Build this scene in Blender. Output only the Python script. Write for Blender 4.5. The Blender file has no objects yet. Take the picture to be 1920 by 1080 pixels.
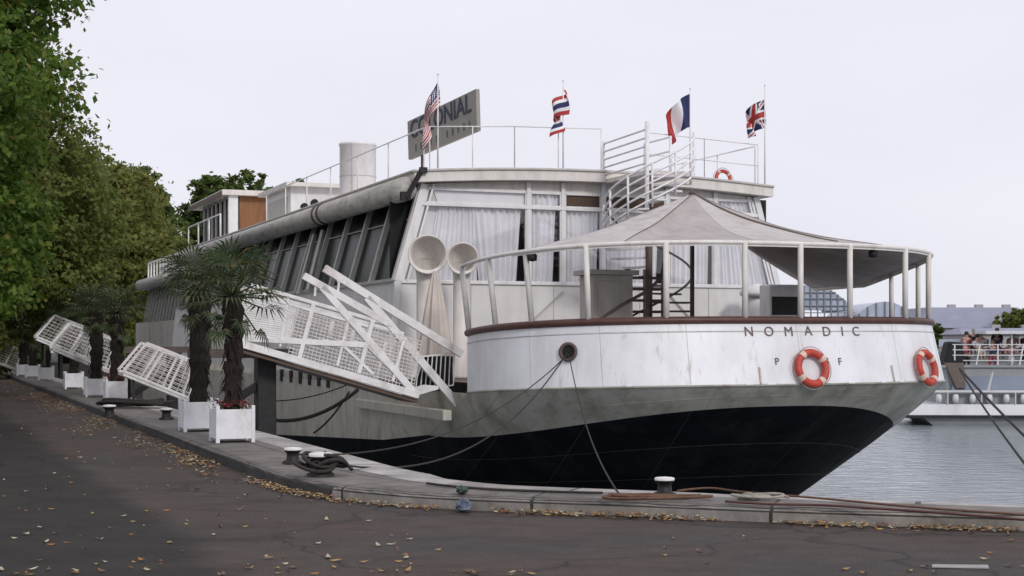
import bpy, math, random
import numpy as np
from mathutils import Vector, Matrix, Euler
R = math.radians
S = bpy.context.scene
COL = S.collection
rng = random.Random(7)

# ------------------------------------------------------------------ camera
FPX, HZ, EYE = 2800.0, 640.0, 1.65          # focal length in photo pixels, horizon row, eye height
cam = bpy.data.objects.new('camera', bpy.data.cameras.new('camera'))
COL.objects.link(cam)
cam.location = (0, 0, EYE)
cam.rotation_euler = (R(90), 0, 0)
cam.data.sensor_width = 36
cam.data.lens = FPX / 1920 * 36
cam.data.shift_y = (HZ - 540) / 1920
cam.data.clip_start = 0.1
cam.data.clip_end = 5000
S.camera = cam

# ------------------------------------------------------------------ world, sun, exposure
SUN_EL, SUN_AZ = 31, 152                     # azimuth: degrees clockwise from +Y
w = bpy.data.worlds.new('World'); S.world = w
w.use_nodes = True
nt = w.node_tree; nt.nodes.clear()
wo = nt.nodes.new('ShaderNodeOutputWorld')
bg = nt.nodes.new('ShaderNodeBackground'); bg.inputs[1].default_value = 0.1
sky = nt.nodes.new('ShaderNodeTexSky'); sky.sky_type = 'NISHITA'; sky.sun_disc = False
sky.sun_elevation = R(SUN_EL); sky.sun_rotation = R(SUN_AZ)
tc = nt.nodes.new('ShaderNodeTexCoord')
mp = nt.nodes.new('ShaderNodeMapping'); mp.inputs['Scale'].default_value = (1, 1, 3)
nz = nt.nodes.new('ShaderNodeTexNoise'); nz.inputs['Scale'].default_value = 2.2; nz.inputs['Detail'].default_value = 6
cr = nt.nodes.new('ShaderNodeValToRGB')      # overcast cloud: pale lavender white (radiance x10)
cr.color_ramp.elements[0].position = 0.3; cr.color_ramp.elements[0].color = (0.77, 0.775, 0.86, 1)
cr.color_ramp.elements[1].position = 0.7; cr.color_ramp.elements[1].color = (0.875, 0.865, 0.945, 1)
sc10 = nt.nodes.new('ShaderNodeVectorMath'); sc10.operation = 'SCALE'; sc10.inputs[3].default_value = 10.3
mx = nt.nodes.new('ShaderNodeMixRGB'); mx.inputs[0].default_value = 0.96
L = nt.links.new
L(tc.outputs['Generated'], mp.inputs[0]); L(mp.outputs[0], nz.inputs['Vector']); L(nz.outputs['Fac'], cr.inputs[0])
L(cr.outputs[0], sc10.inputs[0]); L(sky.outputs[0], mx.inputs[1]); L(sc10.outputs[0], mx.inputs[2])
L(mx.outputs[0], bg.inputs[0]); L(bg.outputs[0], wo.inputs[0])
sun = bpy.data.objects.new('sun', bpy.data.lights.new('sun', 'SUN')); COL.objects.link(sun)
sun.data.energy = 1.3; sun.data.angle = R(10); sun.data.color = (1, 0.965, 0.92)
az, el = R(SUN_AZ), R(SUN_EL)
sd = Vector((math.sin(az) * math.cos(el), math.cos(az) * math.cos(el), math.sin(el)))
sun.rotation_euler = sd.to_track_quat('Z', 'Y').to_euler()
sun.location = sd * 60
S.view_settings.view_transform = 'Standard'; S.view_settings.look = 'None'
S.view_settings.exposure = 0; S.view_settings.gamma = 1
S.render.engine = 'CYCLES'
S.cycles.max_bounces = 6; S.cycles.transparent_max_bounces = 8
S.cycles.diffuse_bounces = 3; S.cycles.glossy_bounces = 3; S.cycles.caustics_reflective = False; S.cycles.caustics_refractive = False

# ------------------------------------------------------------------ coordinates
TH = R(21.7)                                 # heading of ship and quay
CX, CY = 2.145, 37.75                        # middle of the aft wall of the deckhouse
cth, sth = math.cos(TH), math.sin(TH)
def ship2w(t, m, z): return Vector((CX + t * cth - m * sth, CY + t * sth + m * cth, z))
def w2ship(x, y): dx, dy = x - CX, y - CY; return dx * cth + dy * sth, -dx * sth + dy * cth
def gp(px, py, z=0.0):                       # photo pixel -> point on the level z
    d = FPX * (EYE - z) / (py - HZ); return Vector(((px - 960) / FPX * d, d, z))
def at(px, py, d): return Vector(((px - 960) / FPX * d, d, EYE - (py - HZ) / FPX * d))
def on_m(px, py, m):                         # photo pixel -> ship coordinates on the cross plane m
    a = (px - 960) / FPX
    Y = (m - sth * CX + cth * CY) / (cth - a * sth)
    t, mm = w2ship(a * Y, Y); return (t, m, EYE - (py - HZ) / FPX * Y)
def on_t(px, py, t):                         # ... on the lengthwise plane t
    a = (px - 960) / FPX
    Y = (t + cth * CX + sth * CY) / (a * cth + sth)
    tt, m = w2ship(a * Y, Y); return (t, m, EYE - (py - HZ) / FPX * Y)
def proj(p): return 960 + FPX * p[0] / p[1], HZ - FPX * (p[2] - EYE) / p[1]

# ------------------------------------------------------------------ materials
MATS = {}
def pm(name, col, rough=0.6, var=0.15, scale=4.0, metal=0.0, stretch=(1, 1, 1), dirt=None, dirt_scale=1.2, dirt_amt=0.5, dirt_stretch=(1, 1, 0.25),
       bump=0.0, bump_scale=30, spec=0.4, coat=0, island=None, trans=0.0, rust=None, rust_amt=0.6, rust_pos=(0.60, 0.74), rust_stretch=(5, 5, 0.3), rust_scale=1.3):
    if name in MATS: return MATS[name]
    m = bpy.data.materials.new(name); m.use_nodes = True
    n = m.node_tree.nodes; l = m.node_tree.links.new
    b = n['Principled BSDF']
    b.inputs['Roughness'].default_value = rough; b.inputs['Metallic'].default_value = metal
    b.inputs['Specular IOR Level'].default_value = spec
    t = n.new('ShaderNodeTexCoord'); mpn = n.new('ShaderNodeMapping'); mpn.inputs['Scale'].default_value = stretch
    l(t.outputs['Object'], mpn.inputs[0])
    no = n.new('ShaderNodeTexNoise'); no.inputs['Scale'].default_value = scale; no.inputs['Detail'].default_value = 5
    l(mpn.outputs[0], no.inputs['Vector'])
    r = n.new('ShaderNodeValToRGB')
    r.color_ramp.elements[0].position = 0.3; r.color_ramp.elements[1].position = 0.7
    r.color_ramp.elements[0].color = (*[c * (1 - var) for c in col], 1)
    r.color_ramp.elements[1].color = (*[min(1, c * (1 + var)) for c in col], 1)
    l(no.outputs['Fac'], r.inputs[0]); out = r.outputs[0]
    if island:
        ge = n.new('ShaderNodeNewGeometry'); ri = n.new('ShaderNodeValToRGB')
        els = ri.color_ramp.elements
        for i, (p, c) in enumerate(island):
            e = els[i] if i < 2 else els.new(p)
            e.position = p; e.color = (*c, 1)
        l(ge.outputs['Random Per Island'], ri.inputs[0])
        mi = n.new('ShaderNodeMixRGB'); mi.inputs[0].default_value = 0.8
        l(out, mi.inputs[1]); l(ri.outputs[0], mi.inputs[2]); out = mi.outputs[0]
    if dirt:
        mp2 = n.new('ShaderNodeMapping'); mp2.inputs['Scale'].default_value = dirt_stretch
        l(t.outputs['Object'], mp2.inputs[0])
        n2 = n.new('ShaderNodeTexNoise'); n2.inputs['Scale'].default_value = dirt_scale; n2.inputs['Detail'].default_value = 8; n2.inputs['Roughness'].default_value = 0.65
        l(mp2.outputs[0], n2.inputs['Vector'])
        r2 = n.new('ShaderNodeValToRGB'); r2.color_ramp.elements[0].position = 0.47; r2.color_ramp.elements[1].position = 0.72
        r2.color_ramp.elements[0].color = (0, 0, 0, 1); r2.color_ramp.elements[1].color = (dirt_amt,) * 3 + (1,)
        l(n2.outputs['Fac'], r2.inputs[0])
        mi = n.new('ShaderNodeMixRGB'); mi.inputs[2].default_value = (*dirt, 1)
        l(r2.outputs[0], mi.inputs[0]); l(out, mi.inputs[1]); out = mi.outputs[0]
    if rust:
        mp3 = n.new('ShaderNodeMapping'); mp3.inputs['Scale'].default_value = rust_stretch; l(t.outputs['Object'], mp3.inputs[0])
        n4 = n.new('ShaderNodeTexNoise'); n4.inputs['Scale'].default_value = rust_scale; n4.inputs['Detail'].default_value = 6; n4.inputs['Roughness'].default_value = 0.7; l(mp3.outputs[0], n4.inputs['Vector'])
        r4 = n.new('ShaderNodeValToRGB'); r4.color_ramp.elements[0].position = rust_pos[0]; r4.color_ramp.elements[1].position = rust_pos[1]
        r4.color_ramp.elements[0].color = (0, 0, 0, 1); r4.color_ramp.elements[1].color = (rust_amt,) * 3 + (1,); l(n4.outputs['Fac'], r4.inputs[0])
        mi = n.new('ShaderNodeMixRGB'); mi.inputs[2].default_value = (*rust, 1); l(r4.outputs[0], mi.inputs[0]); l(out, mi.inputs[1]); out = mi.outputs[0]
    l(out, b.inputs['Base Color'])
    if bump:
        n3 = n.new('ShaderNodeTexNoise'); n3.inputs['Scale'].default_value = bump_scale; n3.inputs['Detail'].default_value = 4
        l(t.outputs['Object'], n3.inputs['Vector'])
        bn = n.new('ShaderNodeBump'); bn.inputs['Strength'].default_value = bump; bn.inputs['Distance'].default_value = 0.03
        l(n3.outputs['Fac'], bn.inputs['Height']); l(bn.outputs[0], b.inputs['Normal'])
    if trans:
        tr = n.new('ShaderNodeBsdfTranslucent'); l(out, tr.inputs[0])
        ms = n.new('ShaderNodeMixShader'); ms.inputs[0].default_value = trans
        l(b.outputs[0], ms.inputs[1]); l(tr.outputs[0], ms.inputs[2]); l(ms.outputs[0], n['Material Output'].inputs[0])
    MATS[name] = m; return m

M_white = pm('white_hull_paint', (0.76, 0.76, 0.785), 0.4, 0.06, 1.5, dirt=(0.46, 0.44, 0.42), dirt_scale=1.3, dirt_amt=0.32, dirt_stretch=(1.6, 1.6, 0.3), bump=0.25, bump_scale=2.6, rust=(0.32, 0.22, 0.15), rust_amt=0.65, rust_pos=(0.58, 0.76))
M_grey = pm('dirty_shaded_hull_paint', (0.36, 0.345, 0.295), 0.5, 0.14, 1.6, dirt=(0.11, 0.095, 0.06), dirt_scale=1.1, dirt_amt=0.85, dirt_stretch=(1, 1, 0.6), bump=0.3, bump_scale=2.8, rust=(0.10, 0.05, 0.025), rust_amt=0.6, rust_pos=(0.58, 0.75), rust_stretch=(3, 3, .35))  # dirty hull paint, greyed further for shade under the overhanging stern
M_fore = pm('stained_cream_hull_paint', (0.52, 0.49, 0.43), 0.5, 0.1, 1.6, dirt=(0.24, 0.19, 0.13), dirt_scale=1.6, dirt_amt=0.75, dirt_stretch=(1, 1, 0.45), bump=0.3, bump_scale=2.8, rust=(0.15, 0.08, 0.045), rust_amt=0.7, rust_pos=(0.56, 0.75), rust_stretch=(3, 3, .3))
M_black = pm('black_bottom_paint', (0.003, 0.004, 0.007), 0.6, 0.4, 2.0, spec=0.05, dirt=(0.02, 0.02, 0.017), dirt_scale=1.4, dirt_amt=0.7, bump=0.4, bump_scale=4)
M_cream = pm('cream_paint', (0.74, 0.70, 0.66), 0.45, 0.06, 2.0, dirt=(0.40, 0.34, 0.26), dirt_scale=3, dirt_amt=0.5, dirt_stretch=(1.5, 1.5, 0.3))
M_wpaint = pm('white_paint', (0.80, 0.79, 0.80), 0.4, 0.05, 3.0, dirt=(0.45, 0.40, 0.34), dirt_scale=3.5, dirt_amt=0.35)
M_rail = pm('painted_rail', (0.80, 0.78, 0.79), 0.4, 0.1, 6.0)
M_mull = pm('grey_mullion_paint', (0.52, 0.50, 0.47), 0.5, 0.12, 5.0)
M_roll = pm('grey_beige_tube_paint', (0.46, 0.44, 0.41), 0.55, 0.12, 3.0, dirt=(0.16, 0.14, 0.11), dirt_scale=2.0, dirt_amt=0.7, dirt_stretch=(3, 0.7, 3))
M_caprail = pm('red_brown_varnish', (0.085, 0.038, 0.030), 0.45, 0.2, 4.0)
M_wood = pm('orange_brown_wood', (0.23, 0.10, 0.035), 0.5, 0.25, 6.0, stretch=(1, 1, 0.1))
M_brown = pm('dark_brown_panel', (0.085, 0.05, 0.032), 0.55, 0.2, 3.0)
M_dark = pm('dark_interior', (0.012, 0.013, 0.015), 0.8, 0.2)
M_iron = pm('black_iron', (0.012, 0.012, 0.014), 0.55, 0.3, 8, dirt=(0.05, 0.028, 0.016), dirt_scale=6, dirt_amt=0.5, dirt_stretch=(1, 1, 1))
M_dkiron = pm('dark_brown_iron', (0.10, 0.072, 0.062), 0.5, 0.2, 6)
M_canvas = pm('taupe_canvas', (0.53, 0.49, 0.475), 0.85, 0.07, 2.0, dirt=(0.24, 0.20, 0.18), dirt_scale=1.5, dirt_amt=0.5, dirt_stretch=(1, 1, 1), bump=0.1, bump_scale=3)
M_canvas_dk = pm('brown_canvas_seam', (0.12, 0.10, 0.085), 0.85, 0.1)
M_deck = pm('deck_boards', (0.16, 0.13, 0.11), 0.7, 0.15, 3, stretch=(4, 0.3, 1))
M_glass_dk = pm('dark_window_glass', (0.008, 0.016, 0.012), 0.25, 0.3, 1, spec=0.09)
M_curtain = pm('pale_curtain', (0.86, 0.85, 0.89), 0.9, 0.08, 2.0)
M_greybox = pm('grey_steel_cabinet', (0.55, 0.51, 0.47), 0.5, 0.1, 2.5, dirt=(0.14, 0.12, 0.1), dirt_amt=0.6)
M_letter = pm('brown_lettering', (0.13, 0.085, 0.085), 0.6, 0.35, 30)
M_sign = pm('grey_sign_board', (0.33, 0.31, 0.28), 0.6, 0.08, 2)
M_signink = pm('navy_lettering', (0.035, 0.04, 0.075), 0.5, 0.2)
M_signfaint = pm('faded_lettering', (0.12, 0.115, 0.11), 0.6, 0.2)
M_red = pm('flag_red', (0.42, 0.045, 0.045), 0.8, 0.1); M_blue = pm('flag_blue', (0.028, 0.036, 0.11), 0.8, 0.1); M_fw = pm('flag_white', (0.8, 0.8, 0.82), 0.8, 0.05)
M_buoy = pm('orange_red_buoy', (0.50, 0.055, 0.035), 0.5, 0.15, 8, dirt=(0.28, 0.07, 0.05), dirt_scale=6, dirt_amt=0.6, dirt_stretch=(1, 1, 1))
M_band = pm('buoy_band', (0.66, 0.50, 0.42), 0.6, 0.15, 10)
M_rope = pm('dark_rope', (0.035, 0.031, 0.028), 0.9, 0.3, 30); M_rust = pm('rusty_brown_rope', (0.13, 0.07, 0.045), 0.9, 0.3, 12)
M_palew = pm('pale_rope', (0.30, 0.28, 0.24), 0.9, 0.3, 12)
M_plant = pm('planter_white', (0.79, 0.79, 0.82), 0.5, 0.05, 3, dirt=(0.42, 0.39, 0.34), dirt_scale=4, dirt_amt=0.55, dirt_stretch=(1, 1, .5), rust=(.3, .26, .2), rust_amt=.5, rust_pos=(.6, .75), rust_scale=3)
M_soil = pm('soil', (0.03, 0.022, 0.016), 0.95, 0.3, 12)
M_trunk = pm('bark', (0.06, 0.05, 0.04), 0.9, 0.3, 6, bump=0.5, bump_scale=12, stretch=(1, 1, 0.3))
M_palmtrunk = pm('palm_fibre', (0.022, 0.016, 0.013), 0.95, 0.4, 20, bump=0.8, bump_scale=40, stretch=(1, 1, 0.4))
M_palm = pm('palm_leaf', (0.035, 0.06, 0.02), 0.5, 0.2, 3, island=[(0, (0.026, 0.05, 0.018)), (0.6, (0.06, 0.088, 0.034)), (0.85, (0.11, 0.125, 0.045)), (1.0, (0.22, 0.15, 0.05))], trans=0.3)

def leafmat(name, cols):
    return pm(name, cols[1][1], 0.55, 0.15, 0.6, island=cols, trans=0.5, spec=0.25)
M_leafA = leafmat('bright_green_leaf', [(0, (0.06, 0.115, 0.022)), (0.5, (0.12, 0.205, 0.032)), (0.88, (0.19, 0.26, 0.05)), (1.0, (0.28, 0.23, 0.06))])
M_leafB = leafmat('olive_leaf', [(0, (0.10, 0.135, 0.035)), (0.5, (0.17, 0.21, 0.05)), (0.88, (0.23, 0.26, 0.065)), (1.0, (0.28, 0.24, 0.08))])
M_leafC = leafmat('yellowing_leaf', [(0, (0.13, 0.15, 0.04)), (0.5, (0.20, 0.22, 0.055)), (0.88, (0.26, 0.26, 0.07)), (1.0, (0.32, 0.25, 0.09))])
M_leafD = leafmat('mid_green_leaf', [(0, (0.06, 0.10, 0.03)), (0.5, (0.11, 0.16, 0.042)), (1.0, (0.16, 0.20, 0.05))])

def glassmat():
    m = bpy.data.materials.new('clear_window_glass'); m.use_nodes = True
    n = m.node_tree.nodes; l = m.node_tree.links.new; n.clear()
    o = n.new('ShaderNodeOutputMaterial'); t = n.new('ShaderNodeBsdfTransparent'); t.inputs[0].default_value = (0.98, 0.98, 0.98, 1)
    g = n.new('ShaderNodeBsdfGlossy'); g.inputs['Roughness'].default_value = 0.05
    x = n.new('ShaderNodeMixShader'); x.inputs[0].default_value = 0.13; l(t.outputs[0], x.inputs[1]); l(g.outputs[0], x.inputs[2]); l(x.outputs[0], o.inputs[0])
    return m
M_glass = glassmat()

# ------------------------------------------------------------------ mesh building
class MB:
    def __init__(s): s.v = []; s.f = []; s.mi = []; s.cur = 0
    def face(s, idx): s.f.append(idx); s.mi.append(s.cur)
    def quad(s, a, b, c, d):
        i = len(s.v); s.v += [tuple(a), tuple(b), tuple(c), tuple(d)]; s.face((i, i + 1, i + 2, i + 3))
    def poly(s, pts):
        i = len(s.v); s.v += [tuple(p) for p in pts]; s.face(tuple(range(i, i + len(pts))))
    def hexa(s, p):                          # 8 points: bottom ring 0-3, top ring 4-7
        i = len(s.v); s.v += [tuple(q) for q in p]
        for q in ((3, 2, 1, 0), (4, 5, 6, 7), (0, 1, 5, 4), (1, 2, 6, 5), (2, 3, 7, 6), (3, 0, 4, 7)): s.face(tuple(i + k for k in q))
    def box(s, x0, x1, y0, y1, z0, z1):
        s.hexa([(x0, y0, z0), (x1, y0, z0), (x1, y1, z0), (x0, y1, z0), (x0, y0, z1), (x1, y0, z1), (x1, y1, z1), (x0, y1, z1)]); return s
    def bar(s, p, q, w, h=None, up=(0, 0, 1)):   # rectangular bar from p to q
        h = h or w; p, q = Vector(p), Vector(q); d = (q - p).normalized(); u = Vector(up)
        if abs(d.dot(u)) > 0.98: u = Vector((1, 0, 0))
        a = d.cross(u).normalized() * (w / 2); b = a.cross(d).normalized() * (h / 2)
        s.hexa([p - a - b, p + a - b, q + a - b, q - a - b, p - a + b, p + a + b, q + a + b, q - a + b]); return s
    def tube(s, pts, r, n=8, cap=True):
        pts = [Vector(p) for p in pts]; rs = r if isinstance(r, (list, tuple)) else [r] * len(pts)
        base = len(s.v); prev = None
        for k, p in enumerate(pts):
            d = (pts[min(k + 1, len(pts) - 1)] - pts[max(k - 1, 0)])
            if d.length < 1e-9: d = Vector((0, 0, 1))
            d.normalize()
            if prev is None:
                u = Vector((0, 0, 1)) if abs(d.z) < 0.9 else Vector((1, 0, 0))
            else: u = prev
            a = (u - d * u.dot(d)).normalized(); prev = a; b = d.cross(a)
            for j in range(n):
                g = 2 * math.pi * j / n; s.v.append(tuple(p + (a * math.cos(g) + b * math.sin(g)) * rs[k]))
        for k in range(len(pts) - 1):
            for j in range(n):
                j2 = (j + 1) % n
                s.face((base + k * n + j, base + k * n + j2, base + (k + 1) * n + j2, base + (k + 1) * n + j))
        if cap:
            s.face(tuple(base + j for j in range(n))[::-1]); e = base + (len(pts) - 1) * n; s.face(tuple(e + j for j in range(n)))
        return s
    def grid(s, rows, close=False):          # rows of equal length
        i = len(s.v); n = len(rows[0])
        for r in rows: s.v += [tuple(p) for p in r]
        for a in range(len(rows) - 1):
            for b in range(n if close else n - 1):
                b2 = (b + 1) % n
                s.face((i + a * n + b, i + a * n + b2, i + (a + 1) * n + b2, i + (a + 1) * n + b))
        return s
    def lathe(s, prof, n=24, c=(0, 0, 0)):   # (radius, z)
        s.grid([[(c[0] + r * math.cos(2 * math.pi * j / n), c[1] + r * math.sin(2 * math.pi * j / n), c[2] + z) for j in range(n)] for r, z in prof], True); return s
    def build(s, name, mat, parent=None, smooth=False, loc=None, solid=0, bevel=0, rot=None):
        me = bpy.data.meshes.new(name); me.from_pydata(s.v, [], s.f)
        for m in (mat if isinstance(mat, (list, tuple)) else [mat]): me.materials.append(m)
        if any(s.mi): me.polygons.foreach_set('material_index', s.mi)
        if smooth: me.polygons.foreach_set('use_smooth', [True] * len(s.f))
        me.update()
        o = bpy.data.objects.new(name, me); COL.objects.link(o)
        if parent is not None: o.parent = parent
        if loc is not None: o.location = loc
        if rot is not None: o.rotation_euler = rot
        if solid: md = o.modifiers.new('thickness', 'SOLIDIFY'); md.thickness = solid; md.offset = 0
        if bevel: md = o.modifiers.new('bevel', 'BEVEL'); md.width = bevel; md.segments = 2; md.limit_method = 'ANGLE'
        return o

def tag(o, label=None, cat=None, group=None, kind=None):
    for k, v in (('label', label), ('category', cat), ('group', group), ('kind', kind)):
        if v: o[k] = v
    return o
def thing(name, label, cat, loc=(0, 0, 0), rz=0.0, group=None):
    o = bpy.data.objects.new(name, None); o.empty_display_size = 0.3; COL.objects.link(o)
    o.location = loc; o.rotation_euler = (0, 0, rz); return tag(o, label, cat, group)
def dup(root, loc=None, rz=None, label=None, scale=None):
    def cp(o, par):
        c = o.copy(); COL.objects.link(c)
        if par is not None: c.parent = par
        for ch in o.children: cp(ch, c)
        return c
    c = cp(root, None)
    if loc is not None: c.location = loc
    if rz is not None: c.rotation_euler = (0, 0, rz)
    if scale: c.scale = (scale,) * 3
    if label: c['label'] = label
    return c
def ship_thing(name, label, cat, t, m, z, group=None, rz=0): return thing(name, label, cat, ship2w(t, m, z), TH + rz, group)
def text_mesh(body, size, depth=0.004, bold=False):
    cu = bpy.data.curves.new('lettering', 'FONT'); cu.body = body; cu.size = size; cu.extrude = depth; cu.align_x = 'CENTER'; cu.align_y = 'CENTER'
    if bold: cu.offset = 0.012 * size
    o = bpy.data.objects.new('lettering', cu); COL.objects.link(o)
    dg = bpy.context.evaluated_depsgraph_get(); dg.update()
    me = bpy.data.meshes.new_from_object(o.evaluated_get(dg)); bpy.data.objects.remove(o); bpy.data.curves.remove(cu); return me
def lerp(a, b, f): return a + (b - a) * f
def sag(p, q, drop, n=14):
    p, q = Vector(p), Vector(q)
    return [p.lerp(q, i / n) - Vector((0, 0, drop * 4 * (i / n) * (1 - i / n))) for i in range(n + 1)]

# ================================================================== SETTING
def catmull(P, n=8):
    P = [Vector(p) for p in P]; out = []
    for i in range(len(P) - 1):
        a, b, c, d = P[max(i - 1, 0)], P[i], P[i + 1], P[min(i + 2, len(P) - 1)]
        for k in range(n):
            t = k / n
            out.append(0.5 * ((2 * b) + (c - a) * t + (2 * a - 5 * b + 4 * c - d) * t * t + (3 * b - a - 3 * c + d) * t ** 3))
    out.append(P[-1]); return out
uvec = Vector((-sth, cth, 0)); vvec = Vector((cth, sth, 0))
K0 = Vector((-3.43, 18.86, 0))
kerb_ctrl = [(26, 7.2, 0), (12, 11.0, 0), (7, 12.35, 0), (4.46, 13.0, 0), (2.36, 13.6, 0), (1.2, 14.05, 0), (-.47, 14.6, 0), (-1.41, 15.2, 0), (-2.03, 15.85, 0), (-2.67, 16.98, 0), tuple(K0)]
KERB = catmull(kerb_ctrl, 8) + [K0 + uvec * d for d in (2, 5, 10, 20, 30, 45, 60, 80, 100, 130)]
def offset_line(pl, offs):
    out = []
    for i, p in enumerate(pl):
        d = (pl[min(i + 1, len(pl) - 1)] - pl[max(i - 1, 0)]).normalized()
        nrm = Vector((d.y, -d.x, 0)); o = offs[i] if isinstance(offs, list) else offs
        out.append(p + nrm * o)
    return out
arc = [0.0]
for i in range(1, len(KERB)): arc.append(arc[-1] + (KERB[i] - KERB[i - 1]).length)
QW = []
for p in KERB:
    QW.append(1.55 if p.y > 17.5 else lerp(0.8, 1.55, max(0, min(1, (p.y - 13.0) / 3.2))))
QEDGE = offset_line(KERB, QW)

def road_mat():
    m = bpy.data.materials.new('worn_asphalt'); m.use_nodes = True
    n = m.node_tree.nodes; l = m.node_tree.links.new; b = n['Principled BSDF']; b.inputs['Roughness'].default_value = 0.75; b.inputs['Specular IOR Level'].default_value = 0.25
    t = n.new('ShaderNodeTexCoord')
    def noise(sc, det=6, rough=0.6, st=(1, 1, 1)):
        mpn = n.new('ShaderNodeMapping'); mpn.inputs['Scale'].default_value = st; l(t.outputs['Object'], mpn.inputs[0])
        x = n.new('ShaderNodeTexNoise'); x.inputs['Scale'].default_value = sc; x.inputs['Detail'].default_value = det; x.inputs['Roughness'].default_value = rough; l(mpn.outputs[0], x.inputs['Vector']); return x.outputs['Fac']
    def ramp(f, p0, c0, p1, c1):
        r = n.new('ShaderNodeValToRGB'); r.color_ramp.elements[0].position = p0; r.color_ramp.elements[1].position = p1
        r.color_ramp.elements[0].color = (*c0, 1); r.color_ramp.elements[1].color = (*c1, 1); l(f, r.inputs[0]); return r.outputs[0]
    def mix(f, a, bb, ty='MIX'):
        x = n.new('ShaderNodeMixRGB'); x.blend_type = ty
        if isinstance(f, float): x.inputs[0].default_value = f
        else: l(f, x.inputs[0])
        for i, c in ((1, a), (2, bb)):
            if isinstance(c, tuple): x.inputs[i].default_value = (*c, 1)
            else: l(c, x.inputs[i])
        return x.outputs[0]
    base = ramp(noise(0.35), 0.3, (0.050, 0.043, 0.039), 0.7, (0.076, 0.066, 0.059))
    brown = ramp(noise(0.22, 5, 0.6, (1, 1.6, 1)), 0.38, (0, 0, 0), 0.60, (0.85, 0.85, 0.85))
    c = mix(brown, base, (0.080, 0.055, 0.044))
    # old patched strip beyond a tar seam: a half plane in road coordinates with a wobbly edge
    sx = n.new('ShaderNodeSeparateXYZ'); l(t.outputs['Object'], sx.inputs[0])
    def math_(op, a, bb):
        x = n.new('ShaderNodeMath'); x.operation = op
        for i, v in ((0, a), (1, bb)):
            if isinstance(v, (int, float)): x.inputs[i].default_value = v
            else: l(v, x.inputs[i])
        return x.outputs[0]
    side = math_('ADD', math_('ADD', math_('MULTIPLY', sx.outputs[0], 0.925), math_('MULTIPLY', sx.outputs[1], 0.38)), math_('MULTIPLY', noise(0.5, 3), 0.8))
    mask = ramp(side, 2.55 / 10, (1, 1, 1), 2.6 / 10, (0, 0, 0))
    mr = mask.node; mr.color_ramp.elements[0].position = 0.5; mr.color_ramp.elements[1].position = 0.53
    sc_ = math_('MULTIPLY', math_('ADD', side, 2.55), 0.1)
    l(sc_, mr.inputs[0])
    patch = ramp(noise(1.6, 6), 0.3, (0.019, 0.017, 0.015), 0.7, (0.040, 0.032, 0.027))
    c = mix(mask, c, patch)
    speck = ramp(noise(55, 3, 0.7), 0.45, (0.75, 0.75, 0.75), 0.66, (1.35, 1.32, 1.3))
    c = mix(1.0, c, speck, 'MULTIPLY')
    blot = ramp(noise(3.5, 5, 0.7), 0.35, (0.8, 0.8, 0.8), 0.7, (1.15, 1.15, 1.15))
    c = mix(1.0, c, blot, 'MULTIPLY')
    vo = n.new('ShaderNodeTexVoronoi'); vo.feature = 'DISTANCE_TO_EDGE'; vo.inputs['Scale'].default_value = 0.28
    wv = n.new('ShaderNodeVectorMath'); wv.operation = 'ADD'; nn_ = n.new('ShaderNodeTexNoise'); nn_.inputs['Scale'].default_value = 1.2; nn_.inputs['Detail'].default_value = 5; l(t.outputs['Object'], nn_.inputs['Vector'])
    l(t.outputs['Object'], wv.inputs[0]); l(nn_.outputs['Color'], wv.inputs[1]); l(wv.outputs[0], vo.inputs['Vector'])
    crack = ramp(vo.outputs['Distance'], 0.0, (0.45, 0.44, 0.43), 0.012, (1, 1, 1)); c = mix(1.0, c, crack, 'MULTIPLY')
    damp = ramp(noise(0.9, 6, 0.7, (1, 2.2, 1)), 0.5, (1, 1, 1), 0.68, (0.66, 0.62, 0.6)); c = mix(1.0, c, damp, 'MULTIPLY')
    grit = ramp(noise(18, 4, 0.75), 0.62, (0, 0, 0), 0.72, (0.5, 0.5, 0.5)); c = mix(grit, c, (0.11, 0.085, 0.068))
    l(c, b.inputs['Base Color'])
    bn = n.new('ShaderNodeBump'); bn.inputs['Strength'].default_value = 0.5; bn.inputs['Distance'].default_value = 0.01; l(noise(70, 3), bn.inputs['Height']); l(bn.outputs[0], b.inputs['Normal'])
    return m
M_road = road_mat()
mb = MB()                                    # land: strips from the kerb line outwards to the horizon
far = []
for i, p in enumerate(KERB):
    f = i / (len(KERB) - 1); a = lerp(R(-15), R(-248), f)
    far.append(Vector((math.cos(a) * 2500, math.sin(a) * 2500, 0)))
rows = []
for g in (0, 0.0005, 0.002, 0.006, 0.02, 0.08, 0.3, 1): rows.append([p.lerp(q, g) for p, q in zip(KERB, far)])
mb.grid(rows)
road = mb.build('road', M_road); tag(road, 'dark worn asphalt quayside road with scattered fallen leaves', 'road', kind='structure')

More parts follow.
